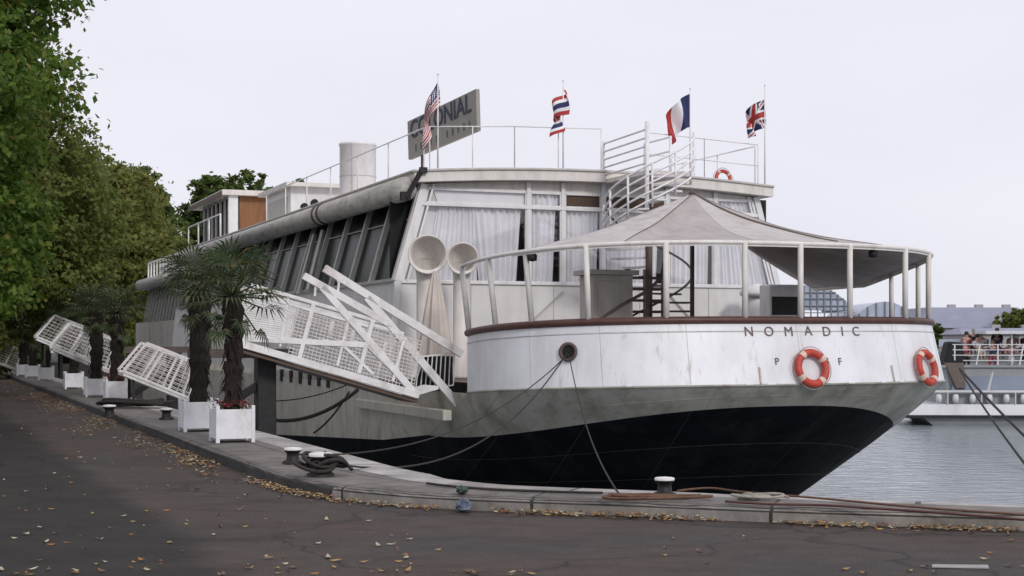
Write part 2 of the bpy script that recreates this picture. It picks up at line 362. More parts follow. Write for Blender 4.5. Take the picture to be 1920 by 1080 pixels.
def stone_mat(name, c0, c1, joint, blk=(1.0, 5.0), mortar=0.018):
    m = bpy.data.materials.new(name); m.use_nodes = True
    n = m.node_tree.nodes; l = m.node_tree.links.new; b = n['Principled BSDF']; b.inputs['Roughness'].default_value = 0.8
    uv = n.new('ShaderNodeUVMap'); t = n.new('ShaderNodeTexCoord')
    br = n.new('ShaderNodeTexBrick'); br.offset = 0.35; br.inputs['Scale'].default_value = 1; br.inputs['Brick Width'].default_value = blk[0]; br.inputs['Row Height'].default_value = blk[1]
    br.inputs['Mortar Size'].default_value = mortar; br.inputs['Color1'].default_value = (*c0, 1); br.inputs['Color2'].default_value = (*c1, 1); br.inputs['Mortar'].default_value = (*joint, 1)
    l(uv.outputs[0], br.inputs['Vector'])
    no = n.new('ShaderNodeTexNoise'); no.inputs['Scale'].default_value = 2.5; no.inputs['Detail'].default_value = 8; no.inputs['Roughness'].default_value = 0.7; l(t.outputs['Object'], no.inputs['Vector'])
    r = n.new('ShaderNodeValToRGB'); r.color_ramp.elements[0].position = 0.3; r.color_ramp.elements[0].color = (0.45, 0.43, 0.40, 1); r.color_ramp.elements[1].position = 0.65; r.color_ramp.elements[1].color = (1.1, 1.1, 1.1, 1)
    l(no.outputs['Fac'], r.inputs[0])
    x = n.new('ShaderNodeMixRGB'); x.blend_type = 'MULTIPLY'; x.inputs[0].default_value = 1; l(br.outputs[0], x.inputs[1]); l(r.outputs[0], x.inputs[2]); l(x.outputs[0], b.inputs['Base Color'])
    bn = n.new('ShaderNodeBump'); bn.inputs['Strength'].default_value = 0.4; bn.inputs['Distance'].default_value = 0.02; l(no.outputs['Fac'], bn.inputs['Height']); l(bn.outputs[0], b.inputs['Normal'])
    return m
M_kerb = stone_mat('kerb_stone', (0.215, 0.19, 0.172), (0.16, 0.142, 0.13), (0.05, 0.048, 0.045), (2.3, 0.7))
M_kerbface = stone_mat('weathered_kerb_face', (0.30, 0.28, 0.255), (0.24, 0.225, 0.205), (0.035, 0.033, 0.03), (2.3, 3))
M_kerbdark = stone_mat('dark_kerb_face', (0.06, 0.058, 0.058), (0.045, 0.043, 0.042), (0.02, 0.02, 0.02), (1.1, 3))  # darker version of the kerb face, used past the corner
M_coping = stone_mat('pale_coping_stone', (0.50, 0.47, 0.45), (0.32, 0.30, 0.28), (0.10, 0.09, 0.085), (1.7, 3), 0.03)
def uv_strip(name, la, lb, mat, kind_label, nrow=1):
    me = bpy.data.meshes.new(name); n = len(la)
    me.from_pydata([tuple(p) for p in la] + [tuple(p) for p in lb], [], [(i, i + 1, n + i + 1, n + i) for i in range(n - 1)])
    u = me.uv_layers.new(name='UVMap'); wd = [(la[i] - lb[i]).length for i in range(n)]
    for lp in me.loops:
        i = lp.vertex_index
        u.data[lp.index].uv = (arc[i % n], 0.0 if i < n else wd[i - n])
    me.materials.append(mat)
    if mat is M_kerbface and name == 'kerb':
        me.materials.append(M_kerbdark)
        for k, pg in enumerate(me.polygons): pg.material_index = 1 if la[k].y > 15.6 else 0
    me.update(); return me
def lift(pl, z): return [p + Vector((0, 0, z)) for p in pl]
KZ = 0.15
KIN = offset_line(KERB, 0.085); _r = random.Random(3); KB1 = [p + Vector((_r.uniform(-.01, .01), _r.uniform(-.01, .01), _r.uniform(-.012, .006))) for p in offset_line(KERB, .014)]; KB2 = [p + Vector((_r.uniform(-.008, .008), _r.uniform(-.008, .008), _r.uniform(-.006, .004))) for p in offset_line(KERB, .045)]; MID = offset_line(KERB, [q * 0.62 for q in QW]); 
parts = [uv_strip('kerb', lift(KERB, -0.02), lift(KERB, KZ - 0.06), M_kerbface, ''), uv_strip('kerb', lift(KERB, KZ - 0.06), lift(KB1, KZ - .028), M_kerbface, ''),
         uv_strip('kerb_top', lift(KB1, KZ - .028), lift(KB2, KZ - .009), M_kerb, ''), uv_strip('kerb_top', lift(KB2, KZ - .009), lift(KIN, KZ), M_kerb, ''),
         uv_strip('pavement', lift(KIN, KZ), lift(MID, KZ), M_kerb, ''),
         uv_strip('coping', lift(MID, KZ), lift(QEDGE, KZ - 0.01), M_coping, ''),
         uv_strip('quay_wall', lift(QEDGE, KZ - 0.01), lift(QEDGE, -3.4), M_kerbface, '')]
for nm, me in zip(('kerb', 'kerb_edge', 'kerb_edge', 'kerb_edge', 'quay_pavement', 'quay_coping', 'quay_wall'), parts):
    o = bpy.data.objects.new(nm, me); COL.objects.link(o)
    tag(o, {'kerb': 'weathered stone kerb face along the road, darker past the corner', 'kerb_edge': 'rounded upper edge of the stone kerb', 'quay_pavement': 'grey stone strip of quay between kerb and coping',
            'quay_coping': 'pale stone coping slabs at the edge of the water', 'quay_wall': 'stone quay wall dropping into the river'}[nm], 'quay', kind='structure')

def water_mat():
    m = bpy.data.materials.new('river_water'); m.use_nodes = True
    n = m.node_tree.nodes; l = m.node_tree.links.new; b = n['Principled BSDF']
    b.inputs['Base Color'].default_value = (0.30, 0.34, 0.37, 1); b.inputs['Roughness'].default_value = 0.06; b.inputs['IOR'].default_value = 1.33
    t = n.new('ShaderNodeTexCoord'); mpn = n.new('ShaderNodeMapping'); mpn.inputs['Scale'].default_value = (0.75, 1.5, 1); mpn.inputs['Rotation'].default_value = (0, 0, R(8)); l(t.outputs['Object'], mpn.inputs[0])
    a = n.new('ShaderNodeTexNoise'); a.inputs['Scale'].default_value = 1.5; a.inputs['Detail'].default_value = 5; a.inputs['Roughness'].default_value = 0.55; a.inputs['Distortion'].default_value = 0.6
    l(mpn.outputs[0], a.inputs['Vector'])
    bn = n.new('ShaderNodeBump'); bn.inputs['Strength'].default_value = 1.0; bn.inputs['Distance'].default_value = 0.08; l(a.outputs['Fac'], bn.inputs['Height']); l(bn.outputs[0], b.inputs['Normal'])
    return m
WZ = -2.3
mb = MB(); mb.quad((-2500, -400, WZ), (2500, -400, WZ), (2500, 2500, WZ), (-2500, 2500, WZ))
tag(mb.build('river_water', water_mat()), 'pale rippled river water reflecting the overcast sky', 'water', kind='structure')

# ================================================================== THE SHIP
SHIP = thing('passenger_ship', 'old white passenger ship moored stern first with glazed deckhouse and canopied aft deck', 'ship', ship2w(0, 0, 0), TH)
def sp(name, mb, mat, parent=None, **k): return mb.build(name, mat, parent or SHIP, **k)

def outline(kc, Ls, B, phi, e=0.82):
    c, s_ = max(0.0, math.cos(phi)), math.sin(phi)
    return (B * math.copysign(abs(s_) ** e, s_), -kc - Ls * c ** e)
BK = 5.0                                     # bulwark begins this far aft of the deckhouse wall
def zsheer(phi): return 1.80 + 0.24 * max(0, math.cos(phi)) ** 0.6 + (0.06 if phi > 0 else 0) * max(0, math.sin(phi))
def bul(phi, h):                             # h: 0 top of bulwark, 1 knuckle
    kc = BK - (1.1 * max(0, math.sin(phi)) ** 6)
    t, m = outline(kc, lerp(4.2, 4.5, h), 5.3 + .25 * h * (.5 + .5 * math.sin(phi)), phi, 0.77)
    return Vector((t, m, zsheer(phi) - 1.23 * h))
def paintz(phi): return -0.47 + 0.85 * max(0, math.cos(phi if phi < 0 else min(1.57, phi * 1.35))) ** 2
def hullp(phi, z):                           # below the knuckle
    zk = zsheer(phi) - 1.23
    f = max(0, (zk - z) / (0.83 + 2.3))
    kc = lerp(5.0, -4.0, f ** 1.05); Ls = lerp(4.5, 9.2, f); B = lerp(5.3 + .25 * (.5 + .5 * math.sin(phi)), 4.9, f ** 1.5)
    k2 = kc - (1.1 * max(0, math.sin(phi)) ** 6) * (1 - min(1, f * 2))
    t, m = outline(k2, Ls, B, phi, lerp(0.77, 0.86, f)); return Vector((t, m, z))
NP = 72
PH = [-math.pi / 2 + math.pi * i / NP for i in range(NP + 1)]
def bow(t, m):                               # hull narrows to the bow
    f = max(0, min(1, (m - 34) / 24)); return t * math.sqrt(max(0, 1 - f ** 2.2))
mb = MB()
NFW = 26
def ring(zf, first=None):
    # one closed-in row: near side from the bow aft, round the stern, forward along the far side
    st = [first(p) if first else hullp(p, zf(p)) for p in PH]
    row = []
    s0, s1 = st[0], st[-1]
    for i in range(NFW):
        q = i / NFW; m = lerp(58, s0.y, q)
        z = (zf(PH[0]) if zf else s0.z) + (zfw(m) if zf else 0)
        row.append(Vector((bow(lerp(s0.x, min(s0.x, -5.58), min(1, (m - s0.y) / 2)) if zf is None or zf(PH[0]) > -1.2 else s0.x, m), m, z)))
    row += st
    for i in range(NFW):
        q = (i + 1) / NFW; m = lerp(s1.y, 58, q)
        z = (zf(PH[-1]) if zf else s1.z) + (zfw(m) if zf else 0)
        row.append(Vector((bow(s1.x, m), m, z)))
    return row
zfw = lambda m: 0
r_kn = ring(lambda p: zsheer(p) - 1.23, lambda p: bul(p, 1.0))
zfw = lambda m: -0.047 * max(0, m + 5)
rows_ = [r_kn]
for k in range(1, 6):
    g = k / 6
    zfw = lambda m, g=g: -0.047 * max(0, m + 5) * g
    rows_.append(ring(lambda p, g=g: lerp(zsheer(p) - 1.23, paintz(p), g)))
zfw = lambda m: -0.047 * max(0, m + 5)
r_pt = ring(paintz)
rows_.append(r_pt); mb.grid(rows_)
ncol = len(r_pt) - 1
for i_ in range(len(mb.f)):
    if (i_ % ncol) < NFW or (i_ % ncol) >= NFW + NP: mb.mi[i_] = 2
mb.cur = 1; rows2 = [r_pt]
for k in range(1, 8):
    g = k / 7
    zfw = lambda m, g=g: -0.047 * max(0, m + 5) * (1 - g)
    rows2.append(ring(lambda p, g=g: lerp(paintz(p), -2.9, g)))
mb.grid(rows2)
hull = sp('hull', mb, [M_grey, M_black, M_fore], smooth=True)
for ps in (-1.3, -.95, -.6, -.25, .12, .45, .8, 1.15):
    z0_ = zsheer(ps) - 1.25; zp_ = paintz(ps)
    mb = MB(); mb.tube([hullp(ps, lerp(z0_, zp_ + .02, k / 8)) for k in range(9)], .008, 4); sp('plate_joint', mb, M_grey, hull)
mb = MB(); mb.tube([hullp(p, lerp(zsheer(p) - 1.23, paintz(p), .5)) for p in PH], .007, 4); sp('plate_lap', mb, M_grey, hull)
M_dkseam = pm('dark_hull_seam', (.022, .022, .02), .6, .2)
for g in (.3, .58, .85):
    mb = MB(); mb.tube([hullp(p, lerp(paintz(p), -2.3, g)) for p in PH], .009, 4); sp('plate_lap', mb, M_dkseam, hull)
for ps in (-1.1, -.7, -.3, .1, .5, .9):
    mb = MB(); mb.tube([hullp(ps, lerp(paintz(ps) - .02, -2.3, k / 10)) for k in range(11)], .008, 4); sp('plate_joint', mb, M_dkseam, hull)
zfw = lambda m: 0
# bulwark round the stern, outer and inner skins
mb = MB(); mb.grid([[bul(p, h) for p in PH] for h in (0, 0.12, 0.35, 0.6, 0.85, 1.0)])
mb.grid([[bul(p, h) + Vector((-bul(p, h).x * 0.02, 0.1 * max(0, math.cos(p)), 0)) for p in PH] for h in (1.0, 0)])
bulw = sp('bulwark', mb, M_white, smooth=True)
mb = MB(); mb.tube([bul(p, 0) + Vector((0, 0, 0.02)) for p in PH], 0.075, 8)
sp('cap_rail', mb, M_caprail, bulw, smooth=True)
for ps in (-1.42, -1.1, -.72, -.35, .0, .36, .75, 1.15):
    mb = MB(); mb.tube([bul(ps, h) for h in (.02, .25, .5, .75, .98)], .006, 4); sp('plate_joint', mb, M_mull, bulw)
mb = MB(); mb.tube([bul(p, 0.16) for p in PH], 0.014, 6); sp('plate_seam', mb, M_mull, bulw, smooth=True)
mb = MB(); mb.tube([bul(p, 1.0) for p in PH], 0.022, 6)
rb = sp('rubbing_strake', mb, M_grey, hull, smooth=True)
# rub rail and step on the near side further forward
mb = MB(); mb.box(-5.70, -5.5, -4.6, 2.2, -0.02, 0.20)
sp('fender_ledge', mb, M_fore, hull, bevel=0.02)
for k in range(6):
    tq, mq, zq = on_t(529 + 17.5 * k, 706 + 2.2 * k, -5.57)
    mb = MB(); mb.box(-5.60, -5.56, mq - .17, mq + .17, zq - .14, zq + .22); sp('freeing_port', mb, M_dark, hull)
# near-side doubling plates with slots (freeing ports)
def scan(px, h, lo=-1.57, hi=0.9, f=bul):
    best = min((abs(proj(ship2w(*f(lerp(lo, hi, i / 600), h)))[0] - px), lerp(lo, hi, i / 600)) for i in range(601)); return best[1]
def scan_py(phi, py):
    best = min((abs(proj(ship2w(*bul(phi, i / 100)))[1] - py), i / 100) for i in range(-5, 110)); return best[1]
def bnormal(phi, h):
    a, b = bul(phi - 0.02, h), bul(phi + 0.02, h); c, d = bul(phi, h - 0.05), bul(phi, h + 0.05)
    n_ = (b - a).cross(c - d).normalized()
    if n_.dot(Vector((bul(phi, h).x, bul(phi, h).y + 3, 0))) < 0: n_ = -n_
    return n_
def stick_text(ch, px, py, size, parent):
    phi = scan(px, 0.3); h = scan_py(phi, py); phi = scan(px, h)
    p, nn = bul(phi, h), bnormal(phi, h)
    me = text_mesh(ch, size, 0.003); me.materials.append(M_letter)
    o = bpy.data.objects.new('letter', me); COL.objects.link(o); o.parent = parent
    up = Vector((0, 0, 1)); up = (up - nn * up.dot(nn)).normalized(); rt = up.cross(nn)
    o.matrix_local = Matrix(((rt.x, up.x, nn.x, p.x + nn.x * 0.012), (rt.y, up.y, nn.y, p.y + nn.y * 0.012), (rt.z, up.z, nn.z, p.z + nn.z * 0.012), (0, 0, 0, 1)))
for ch, px in zip('NOMADIC', (1403, 1441, 1480, 1514, 1549, 1579, 1605)): stick_text(ch, px, 622, 0.27, bulw)
for ch, px in (('P', 1457), ('B', 1551), ('F', 1575)): stick_text(ch, px, 678, 0.2, bulw)
# hawse hole
phi = scan(1067, 0.45); hh = scan_py(phi, 660); P_H = bul(phi, hh); N_H = bnormal(phi, hh)
q = N_H.to_track_quat('Z', 'Y').to_euler()
mb = MB(); mb.lathe([(0.15, -0.02), (0.19, 0.03), (0.19, 0.06), (0.15, 0.07), (0.125, 0.05), (0.12, 0.0)], 20)
hh_o = sp('fairlead_ring', mb, M_dkiron, bulw, smooth=True, loc=P_H, rot=q)
mb = MB(); mb.poly([(0.13 * math.cos(a * math.pi / 8), 0.13 * math.sin(a * math.pi / 8), 0.025) for a in range(16)]); sp('fairlead_hole', mb, M_dark, hh_o)
for px in (1180, 1405, 1445, 1595, 1655, 1690):
    ph = scan(px, .97); p_, n_ = bul(ph, .985), bnormal(ph, .95); mb = MB(); mb.tube([bul(ph - .012, .985) + n_ * .01, bul(ph + .012, .985) + n_ * .01], .022, 6); sp('scupper_lip', mb, M_wpaint, bulw)
# small fittings under the name: scupper pipes
for px, py in ((1425, 706), (1672, 706)):
    ph = scan(px, 0.8); a, b = bul(ph, 0.72), bul(ph, 0.98); nn = bnormal(ph, .8) * 0.02
    mb = MB(); mb.tube([a + nn, b + nn], 0.02, 6); sp('drain_pipe', mb, M_band if px < 1500 else M_mull, bulw)
# decks
mb = MB(); zd = 0.78
mb.poly([(bul(p, 0.9).x * 0.985, bul(p, 0.9).y + 0.08, zd) for p in PH] + [(5.3, -2.5, zd), (5.35, 57 - 58 + 20, zd), (5.0, 35, zd), (0, 57, zd), (-5.0, 35, zd), (-5.35, 19, zd)])
sp('main_deck', mb, M_deck)

# --- deckhouse: walls lean inwards going up
ZR, ZS, ZT = 5.45, 3.10, 4.95                # under the roof, window sill, transom
def hw(z): return 5.5 - (z - 0.7) * 0.085 if z < 3.1 else lerp(5.296, 4.62, (z - 3.1) / 2.35)
ME = 33.0                                    # forward end of the glazed house
dh = MB()
dh.quad((-hw(.75), 0, .75), (hw(.75), 0, .75), (hw(ZS), 0, ZS), (-hw(ZS), 0, ZS))            # aft dado
for s_ in (-1, 1):                            # side dado
    dh.quad((s_ * hw(.75), 0, .75), (s_ * hw(.75), ME, .75), (s_ * hw(ZS), ME, ZS), (s_ * hw(ZS), 0, ZS))
dh.quad((hw(ZS), 0.01, ZS), (hw(ZS), ME, ZS), (hw(ZR), ME, ZR), (hw(ZR), 0.01, ZR))
dh.quad((-hw(.75), ME, .75), (hw(.75), ME, .75), (hw(ZR), ME, ZR), (-hw(ZR), ME, ZR))
wall = sp('deckhouse_wall', dh, pm('off_white_wall_paint', (0.76, 0.74, 0.73), 0.45, 0.05, 1.5, dirt=(0.45, 0.40, 0.34), dirt_scale=2, dirt_amt=0.35, dirt_stretch=(1.5, 1.5, 0.3)))
mb = MB(); mb.box(-hw(ZS) + .02, hw(ZS) - .02, 0.55, 0.6, ZS, ZR); mb.box(-4.4, -4.35, 0.6, ME - .3, ZS, ZR); mb.box(-4.9, 4.9, .02, ME - .05, ZS - .05, ZS - .01)
sp('interior_partition', mb, M_dark)
# roof with slight camber
mb = MB(); rr = []
tt = [-4.95 + 9.9 * i / 16 for i in range(17)]
camber = lambda t: 0.20 * (1 - (t / 4.95) ** 2)
mb.grid([[(t, m, 5.70 + camber(t)) for t in tt] for m in (-0.35, ME + .2)])
mb.grid([[(t, m, ZR + camber(t) * .98) for t in tt] for m in (ME + .2, -0.35)])
mb.grid([[(t, -0.35, ZR + camber(t) * .98) for t in tt], [(t, -0.35, 5.70 + camber(t)) for t in tt]])
for t in (-4.95, 4.95): mb.quad((t, -.35, ZR), (t, ME + .2, ZR), (t, ME + .2, 5.7), (t, -.35, 5.7))
roof = sp('roof', mb, M_cream)
mb = MB(); mb.tube([(t, -0.37, 5.715 + camber(t)) for t in tt], 0.035, 6); mb.tube([(-4.97, -.37, 5.715), (-4.97, ME, 5.715)], 0.035, 6)
sp('roof_edge_strip', mb, M_mull, roof)
# filler between the aft windows and cambered roof underside
mb = MB(); mb.grid([[(t * hw(ZR) / 4.95, 0.03, ZR - 0.12) for t in tt], [(t * hw(ZR) / 4.95, 0.03, ZR + camber(t)) for t in tt]]); sp('head_panel', mb, M_cream, roof)

# aft windows
TM = [-1.88, -0.944, 0.16, 1.98, 3.39]       # mullion positions
edges = [None] + TM + [None]
def ew(i, z): return -hw(z) + 0.10 if i == 0 else (hw(z) - 0.10 if i == 6 else edges[i])
def curtain(xa, xb, xa2, xb2, z0, z1, y, amp=0.045, wl=0.13):
    c = MB(); n = max(8, int((xb - xa) / 0.02)); lo, hi = [], []
    for i in range(n + 1):
        f = i / n; ph = 2 * math.pi * (xb - xa) * f / wl
        dy = amp * (math.sin(ph + 1.3 * math.sin(f * 7)) + 0.4 * math.sin(ph * 0.37 + 1))
        lo.append((lerp(xa, xb, f), y + dy, z0)); hi.append((lerp(xa2, xb2, f), y + dy * .8, z1))
    c.grid([lo, hi]); return c
for i in range(6):
    for z0, z1, row in ((ZS, ZT, 0), (ZT + .05, ZR - .1, 1)):
        a0, b0, a1, b1 = ew(i, z0) + .05, ew(i + 1, z0) - .05, ew(i, z1) + .05, ew(i + 1, z1) - .05
        w_ = MB()
        for p, q in (((a0, z0), (b0, z0)), ((b0, z0), (b1, z1)), ((b1, z1), (a1, z1)), ((a1, z1), (a0, z0))):
            w_.bar((p[0], -0.0, p[1]), (q[0], -0.0, q[1]), 0.07, 0.07, up=(0, 1, 0))
        wo_ = sp('window', w_, M_wpaint)
        if row == 1 and i in (2, 3):
            g = MB(); g.quad((a0, .02, z0), (b0, .02, z0), (b1, .02, z1), (a1, .02, z1)); sp('blind_panel', g, M_brown, wo_); continue
        g = MB(); g.quad((a0, 0.01, z0), (b0, 0.01, z0), (b1, 0.01, z1), (a1, 0.01, z1)); sp('pane', g, M_glass, wo_)
        gap = 0.0 if row else (0.22 if i in (1, 3) else 0.1)
        if i == 0:
            if row == 0:                      # two curtains, parted a little
                c1 = curtain(a0 + .6, a0 + 1.95, a1 + .4, a0 + 1.9, z0, z1, .085); c2 = curtain(a0 + 2.0, b0 - .25, a0 + 1.8, b1 - .12, z0, z1, .085)
                sp('curtain', c1, M_curtain, wo_); sp('curtain', c2, M_curtain, wo_)
                bl = MB(); bl.quad((a0, .14, z0), (a0 + .75, .14, z0), (a1 + .55, .14, z1), (a1, .14, z1)); sp('blind', bl, M_wpaint, wo_)
            else:
                bl = MB(); bl.quad((a0 + .38, .06, z0), (b0, .06, z0), (b1, .06, z1), (a1 + .15, .06, z1)); sp('blind', bl, M_curtain, wo_)
                bl = MB(); bl.poly([(a0, .055, z0), (a0 + .36, .055, z0), (a1 + .13, .055, z1)]); sp('corner_panel', bl, M_mull, wo_)
        else:
            sp('curtain', curtain(a0 + .02, b0 - gap, a1 + .02, b1 - gap * .6, z0, z1, .085), M_curtain, wo_)
mb = MB()
for t in TM: mb.box(t - .05, t + .05, -.06, .02, ZS - .02, ZR + camber(t) - .02)
mb.box(-hw(ZT), hw(ZT), -.07, .0, ZT - .02, ZT + .06); mb.box(-hw(ZS), hw(ZS), -.05, .0, ZS - .05, ZS + .02)
for s_ in (-1, 1):
    mb.bar((s_ * (hw(0.8) - .02), -.03, .8), (s_ * (hw(ZS) - .02), -.03, ZS), .16, .1, up=(0, 1, 0))
    mb.bar((s_ * (hw(ZS) - .02), -.03, ZS), (s_ * (hw(ZR) - .02), -.03, ZR), .16, .1, up=(0, 1, 0))
    mb.bar((s_ * (hw(ZS) - .26), -.03, ZS), (s_ * (hw(ZR) - .26), -.03, ZR), .05, .06, up=(0, 1, 0))
sp('window_mullions', mb, M_wpaint)
mb = MB()                                     # panel seams, pipes on the dado
for t in (-3.4, -1.2, 1.2, 3.2): mb = MB(); mb.box(t, t + .02, -.012, 0, .8, ZS - .06); sp('batten', mb, M_mull, wall)
for p_, q_ in (((-2.9, -.05, 1.2), (-.95, -.05, 2.9)), ((2.0, -.05, 2.9), (3.6, -.05, 1.3))): mb = MB(); mb.bar(p_, q_, .03, .03, up=(0, 1, 0)); sp('drain_pipe', mb, M_mull, wall)

# near-side glazing: slanted panes between mullions, one window per bay
side_z0 = ZS + .02
bay0 = MB(); BW = 2.0
def lean(z): return -hw(z)
nbay = int(ME / BW)
fr = MB(); fr.bar((lean(ZS), 0.06, ZS), (lean(ZR), 0.06, ZR), .14, .19); fr.bar((lean(ZS), 0, ZS + .03), (lean(ZS), BW, ZS + .03), .12, .08)
fr.bar((lean(4.62), 0.1, 4.62), (lean(4.62), BW, 4.62), .03, .03)
g = MB(); g.quad((lean(ZS) + .03, .1, ZS), (lean(ZS) + .03, BW, ZS), (lean(ZR) + .03, BW, ZR), (lean(ZR) + .03, .1, ZR))
w0 = sp('side_window', fr, M_mull); sp('pane', g, M_glass_dk, w0)
for i in range(1, nbay):
    c = w0.copy(); COL.objects.link(c); c.location = (0, i * BW, 0)
    for ch in w0.children: d = ch.copy(); COL.objects.link(d); d.parent = c
# paired struts in front of the side glazing
for px0, py0, px1, py1 in ((606, 432, 578, 545), (590, 440, 560, 552), ):
    a = on_t(px0, py0, -4.95); b = on_t(px1, py1, -5.5)
    mb = MB(); mb.bar(a, b, .09, .12); sp('strut', mb, M_mull)
# tube running under the roof edge
mb = MB(); mb.tube([(-5.12, -0.15, 5.30), (-5.12, 32.6, 5.30)], 0.29, 20); roll = sp('side_tube', mb, M_roll, smooth=True)
for m in (7.2, 7.75):
    mb = MB(); mb.tube([(-5.12 + .31 * math.cos(a), m, 5.3 + .31 * math.sin(a)) for a in [math.pi * (.62 + .08 * j) for j in range(12)]], .035, 6); sp('tube_clip', mb, M_dkiron, roll, smooth=True)
mb = MB(); mb.bar((-5.12, -.25, 5.08), (-4.78, -.4, 5.74), .07, .12); mb.box(-4.84, -4.66, -.46, -.36, 5.66, 5.8); mb.box(-5.25, -5.0, -.26, -.16, 5.02, 5.22)
sp('corner_bracket', mb, M_iron)
mb = MB(); mb.tube([(-5.05, 33.5, 4.6), (-5.05, 46, 4.6)], .28, 16); sp('fore_tube', mb, M_roll, smooth=True)
mb = MB()
mb.box(-4.9, 4.9, ME + .25, 46.3, 4.35, 4.85); sp('fore_deck_roof', mb, M_cream)
mb = MB(); mb.box(-4.6, 4.6, ME + .1, 46, .75, 4.33); fh = sp('fore_house', mb, M_dark)
for m in range(0, 12):
    mb = MB(); mb.bar((-5.1, ME + .4 + m, 2.5), (-4.75, ME + .4 + m, 4.35), .1, .1); sp('strut', mb, M_mull, fh)
mb = MB(); mb.box(-5.3, -5.2, ME, 46, .75, 2.6); sp('side_screen', mb, M_greybox, fh)
mb = MB()
for m in range(13): mb.bar((-4.7, ME + m + .6, 4.85), (-4.7, ME + m + .6, 5.75), .07)
mb.bar((-4.7, ME + .6, 5.75), (-4.7, ME + 12.6, 5.75), .07); mb.box(-4.6, -4.55, ME + 2, ME + 9, 4.95, 5.55); sp('fore_balcony_rail', mb, M_wpaint)

# roof railings
def railing(name, pts, h, nbars, spacing, parent=None, r=.014):
    mb = MB()
    for a, b in zip(pts, pts[1:]):
        a, b = Vector(a), Vector(b); n = max(1, int(round((b - a).length / spacing)))
        for k in range(n + 1):
            p = a.lerp(b, k / n); mb.tube([p, p + Vector((0, 0, h))], r * 1.1, 6)
        for k in range(nbars):
            z = h * (1 - k / max(1, nbars)) ; mb.tube([a + Vector((0, 0, z)), b + Vector((0, 0, z))], r, 6)
    return sp(name, mb, M_rail, parent, smooth=True)
railing('aft_roof_rail', [(-4.5, -.15, 5.72), (-2.3, -.15, 5.84), (0.05, -.15, 5.9)], 1.1, 1, 1.1)
railing('aft_roof_rail', [(1.3, -.15, 5.88), (3, -.15, 5.8), (4.6, -.15, 5.72)], 1.1, 2, 1.2)
railing('side_roof_rail', [(-4.6, .0, 5.7), (-4.6, 17.5, 5.7)], 1.1, 1, 2.9, r=.018)
railing('side_roof_rail', [(-4.8, 25, 5.7), (-4.8, 32.5, 5.7)], 1.0, 1, 2.4, r=.03)
railing('far_roof_rail', [(4.6, .0, 5.7), (4.6, 24, 5.7)], 1.1, 1, 2.0, r=.018)

# funnel
mb = MB(); mb.lathe([(0.62, 0), (0.62, 2.55), (0.645, 2.56), (0.645, 2.64), (0.58, 2.64), (0.56, 1.9), (0, 1.9)], 32); fun = sp('funnel', mb, M_wpaint, smooth=True, loc=(-2, 15, 5.75))
mb = MB(); mb.tube([(.63 * math.cos(a * math.pi / 16), .63 * math.sin(a * math.pi / 16), 1.5) for a in range(33)], .012, 5); mb.tube([(-.35, -.53, 0), (-.35, -.53, 2.6)], .015, 5); sp('funnel_band', mb, M_mull, fun, smooth=True)
# upper cabin blocks
mb = MB(); A0, A1, AZ = 18.5, 22.6, 7.2
mb.box(-3.5, -.3, A0, A1, 5.7, AZ); cab = sp('upper_cabin', mb, M_wpaint)
mb = MB(); mb.box(-3.75, 0, A0 - .4, A1 + .3, AZ, AZ + .14); sp('roof_slab', mb, M_cream, cab)
mb = MB(); mb.box(-3.53, -3.5, A0 + .5, A0 + 3.7, 5.95, 6.9); sp('side_panel', mb, M_mull, cab)
B0, B1, BZ = 29.0, 36.7, 7.95
mb = MB(); mb.box(-3.4, 1.5, B0 + .3, B1, 5.7, BZ - .1); wh = sp('wheelhouse', mb, M_dark)
mb = MB(); mb.box(-4.0, 1.8, B0 - .2, B1 + .3, BZ - .1, BZ + .12); sp('roof_slab', mb, M_cream, wh)
mb = MB(); mb.box(-3.2, -1.2, B0 + .22, B0 + .29, 5.72, BZ - .1); sp('wooden_panel', mb, M_wood, wh)
mb = MB(); mb.box(-4.04, -4.0, B0, B1 + .3, BZ - .16, BZ + .06); sp('side_fascia', mb, M_brown, wh)
mb = MB(); mb.box(-3.7, -3.3, B0, B0 + .2, 5.7, BZ - .1); sp('corner_post', mb, M_wpaint, wh)
for k in range(6):
    m = B0 + .9 + k * 1.0
    mb = MB(); mb.box(-3.72, -3.64, m, m + .09, 5.7, BZ - .1); sp('side_post', mb, M_mull, wh)
# floodlights on the roof edge
for px, py in ((573, 391), (592, 384)):
    t, m, z = on_t(px, py, -4.75)
    f = MB(); f.lathe([(0.0, -.02), (.10, 0), (.13, .16), (.12, .17), (.0, .12)], 12)
    fo = sp('floodlight', f, M_iron, smooth=True, loc=(t, m, z), rot=(R(75), 0, R(-30)))
    st = MB(); st.tube([(t, m, z), (t, m, 5.7)], .02, 6); s1 = sp('floodlight_stem', st, M_iron)

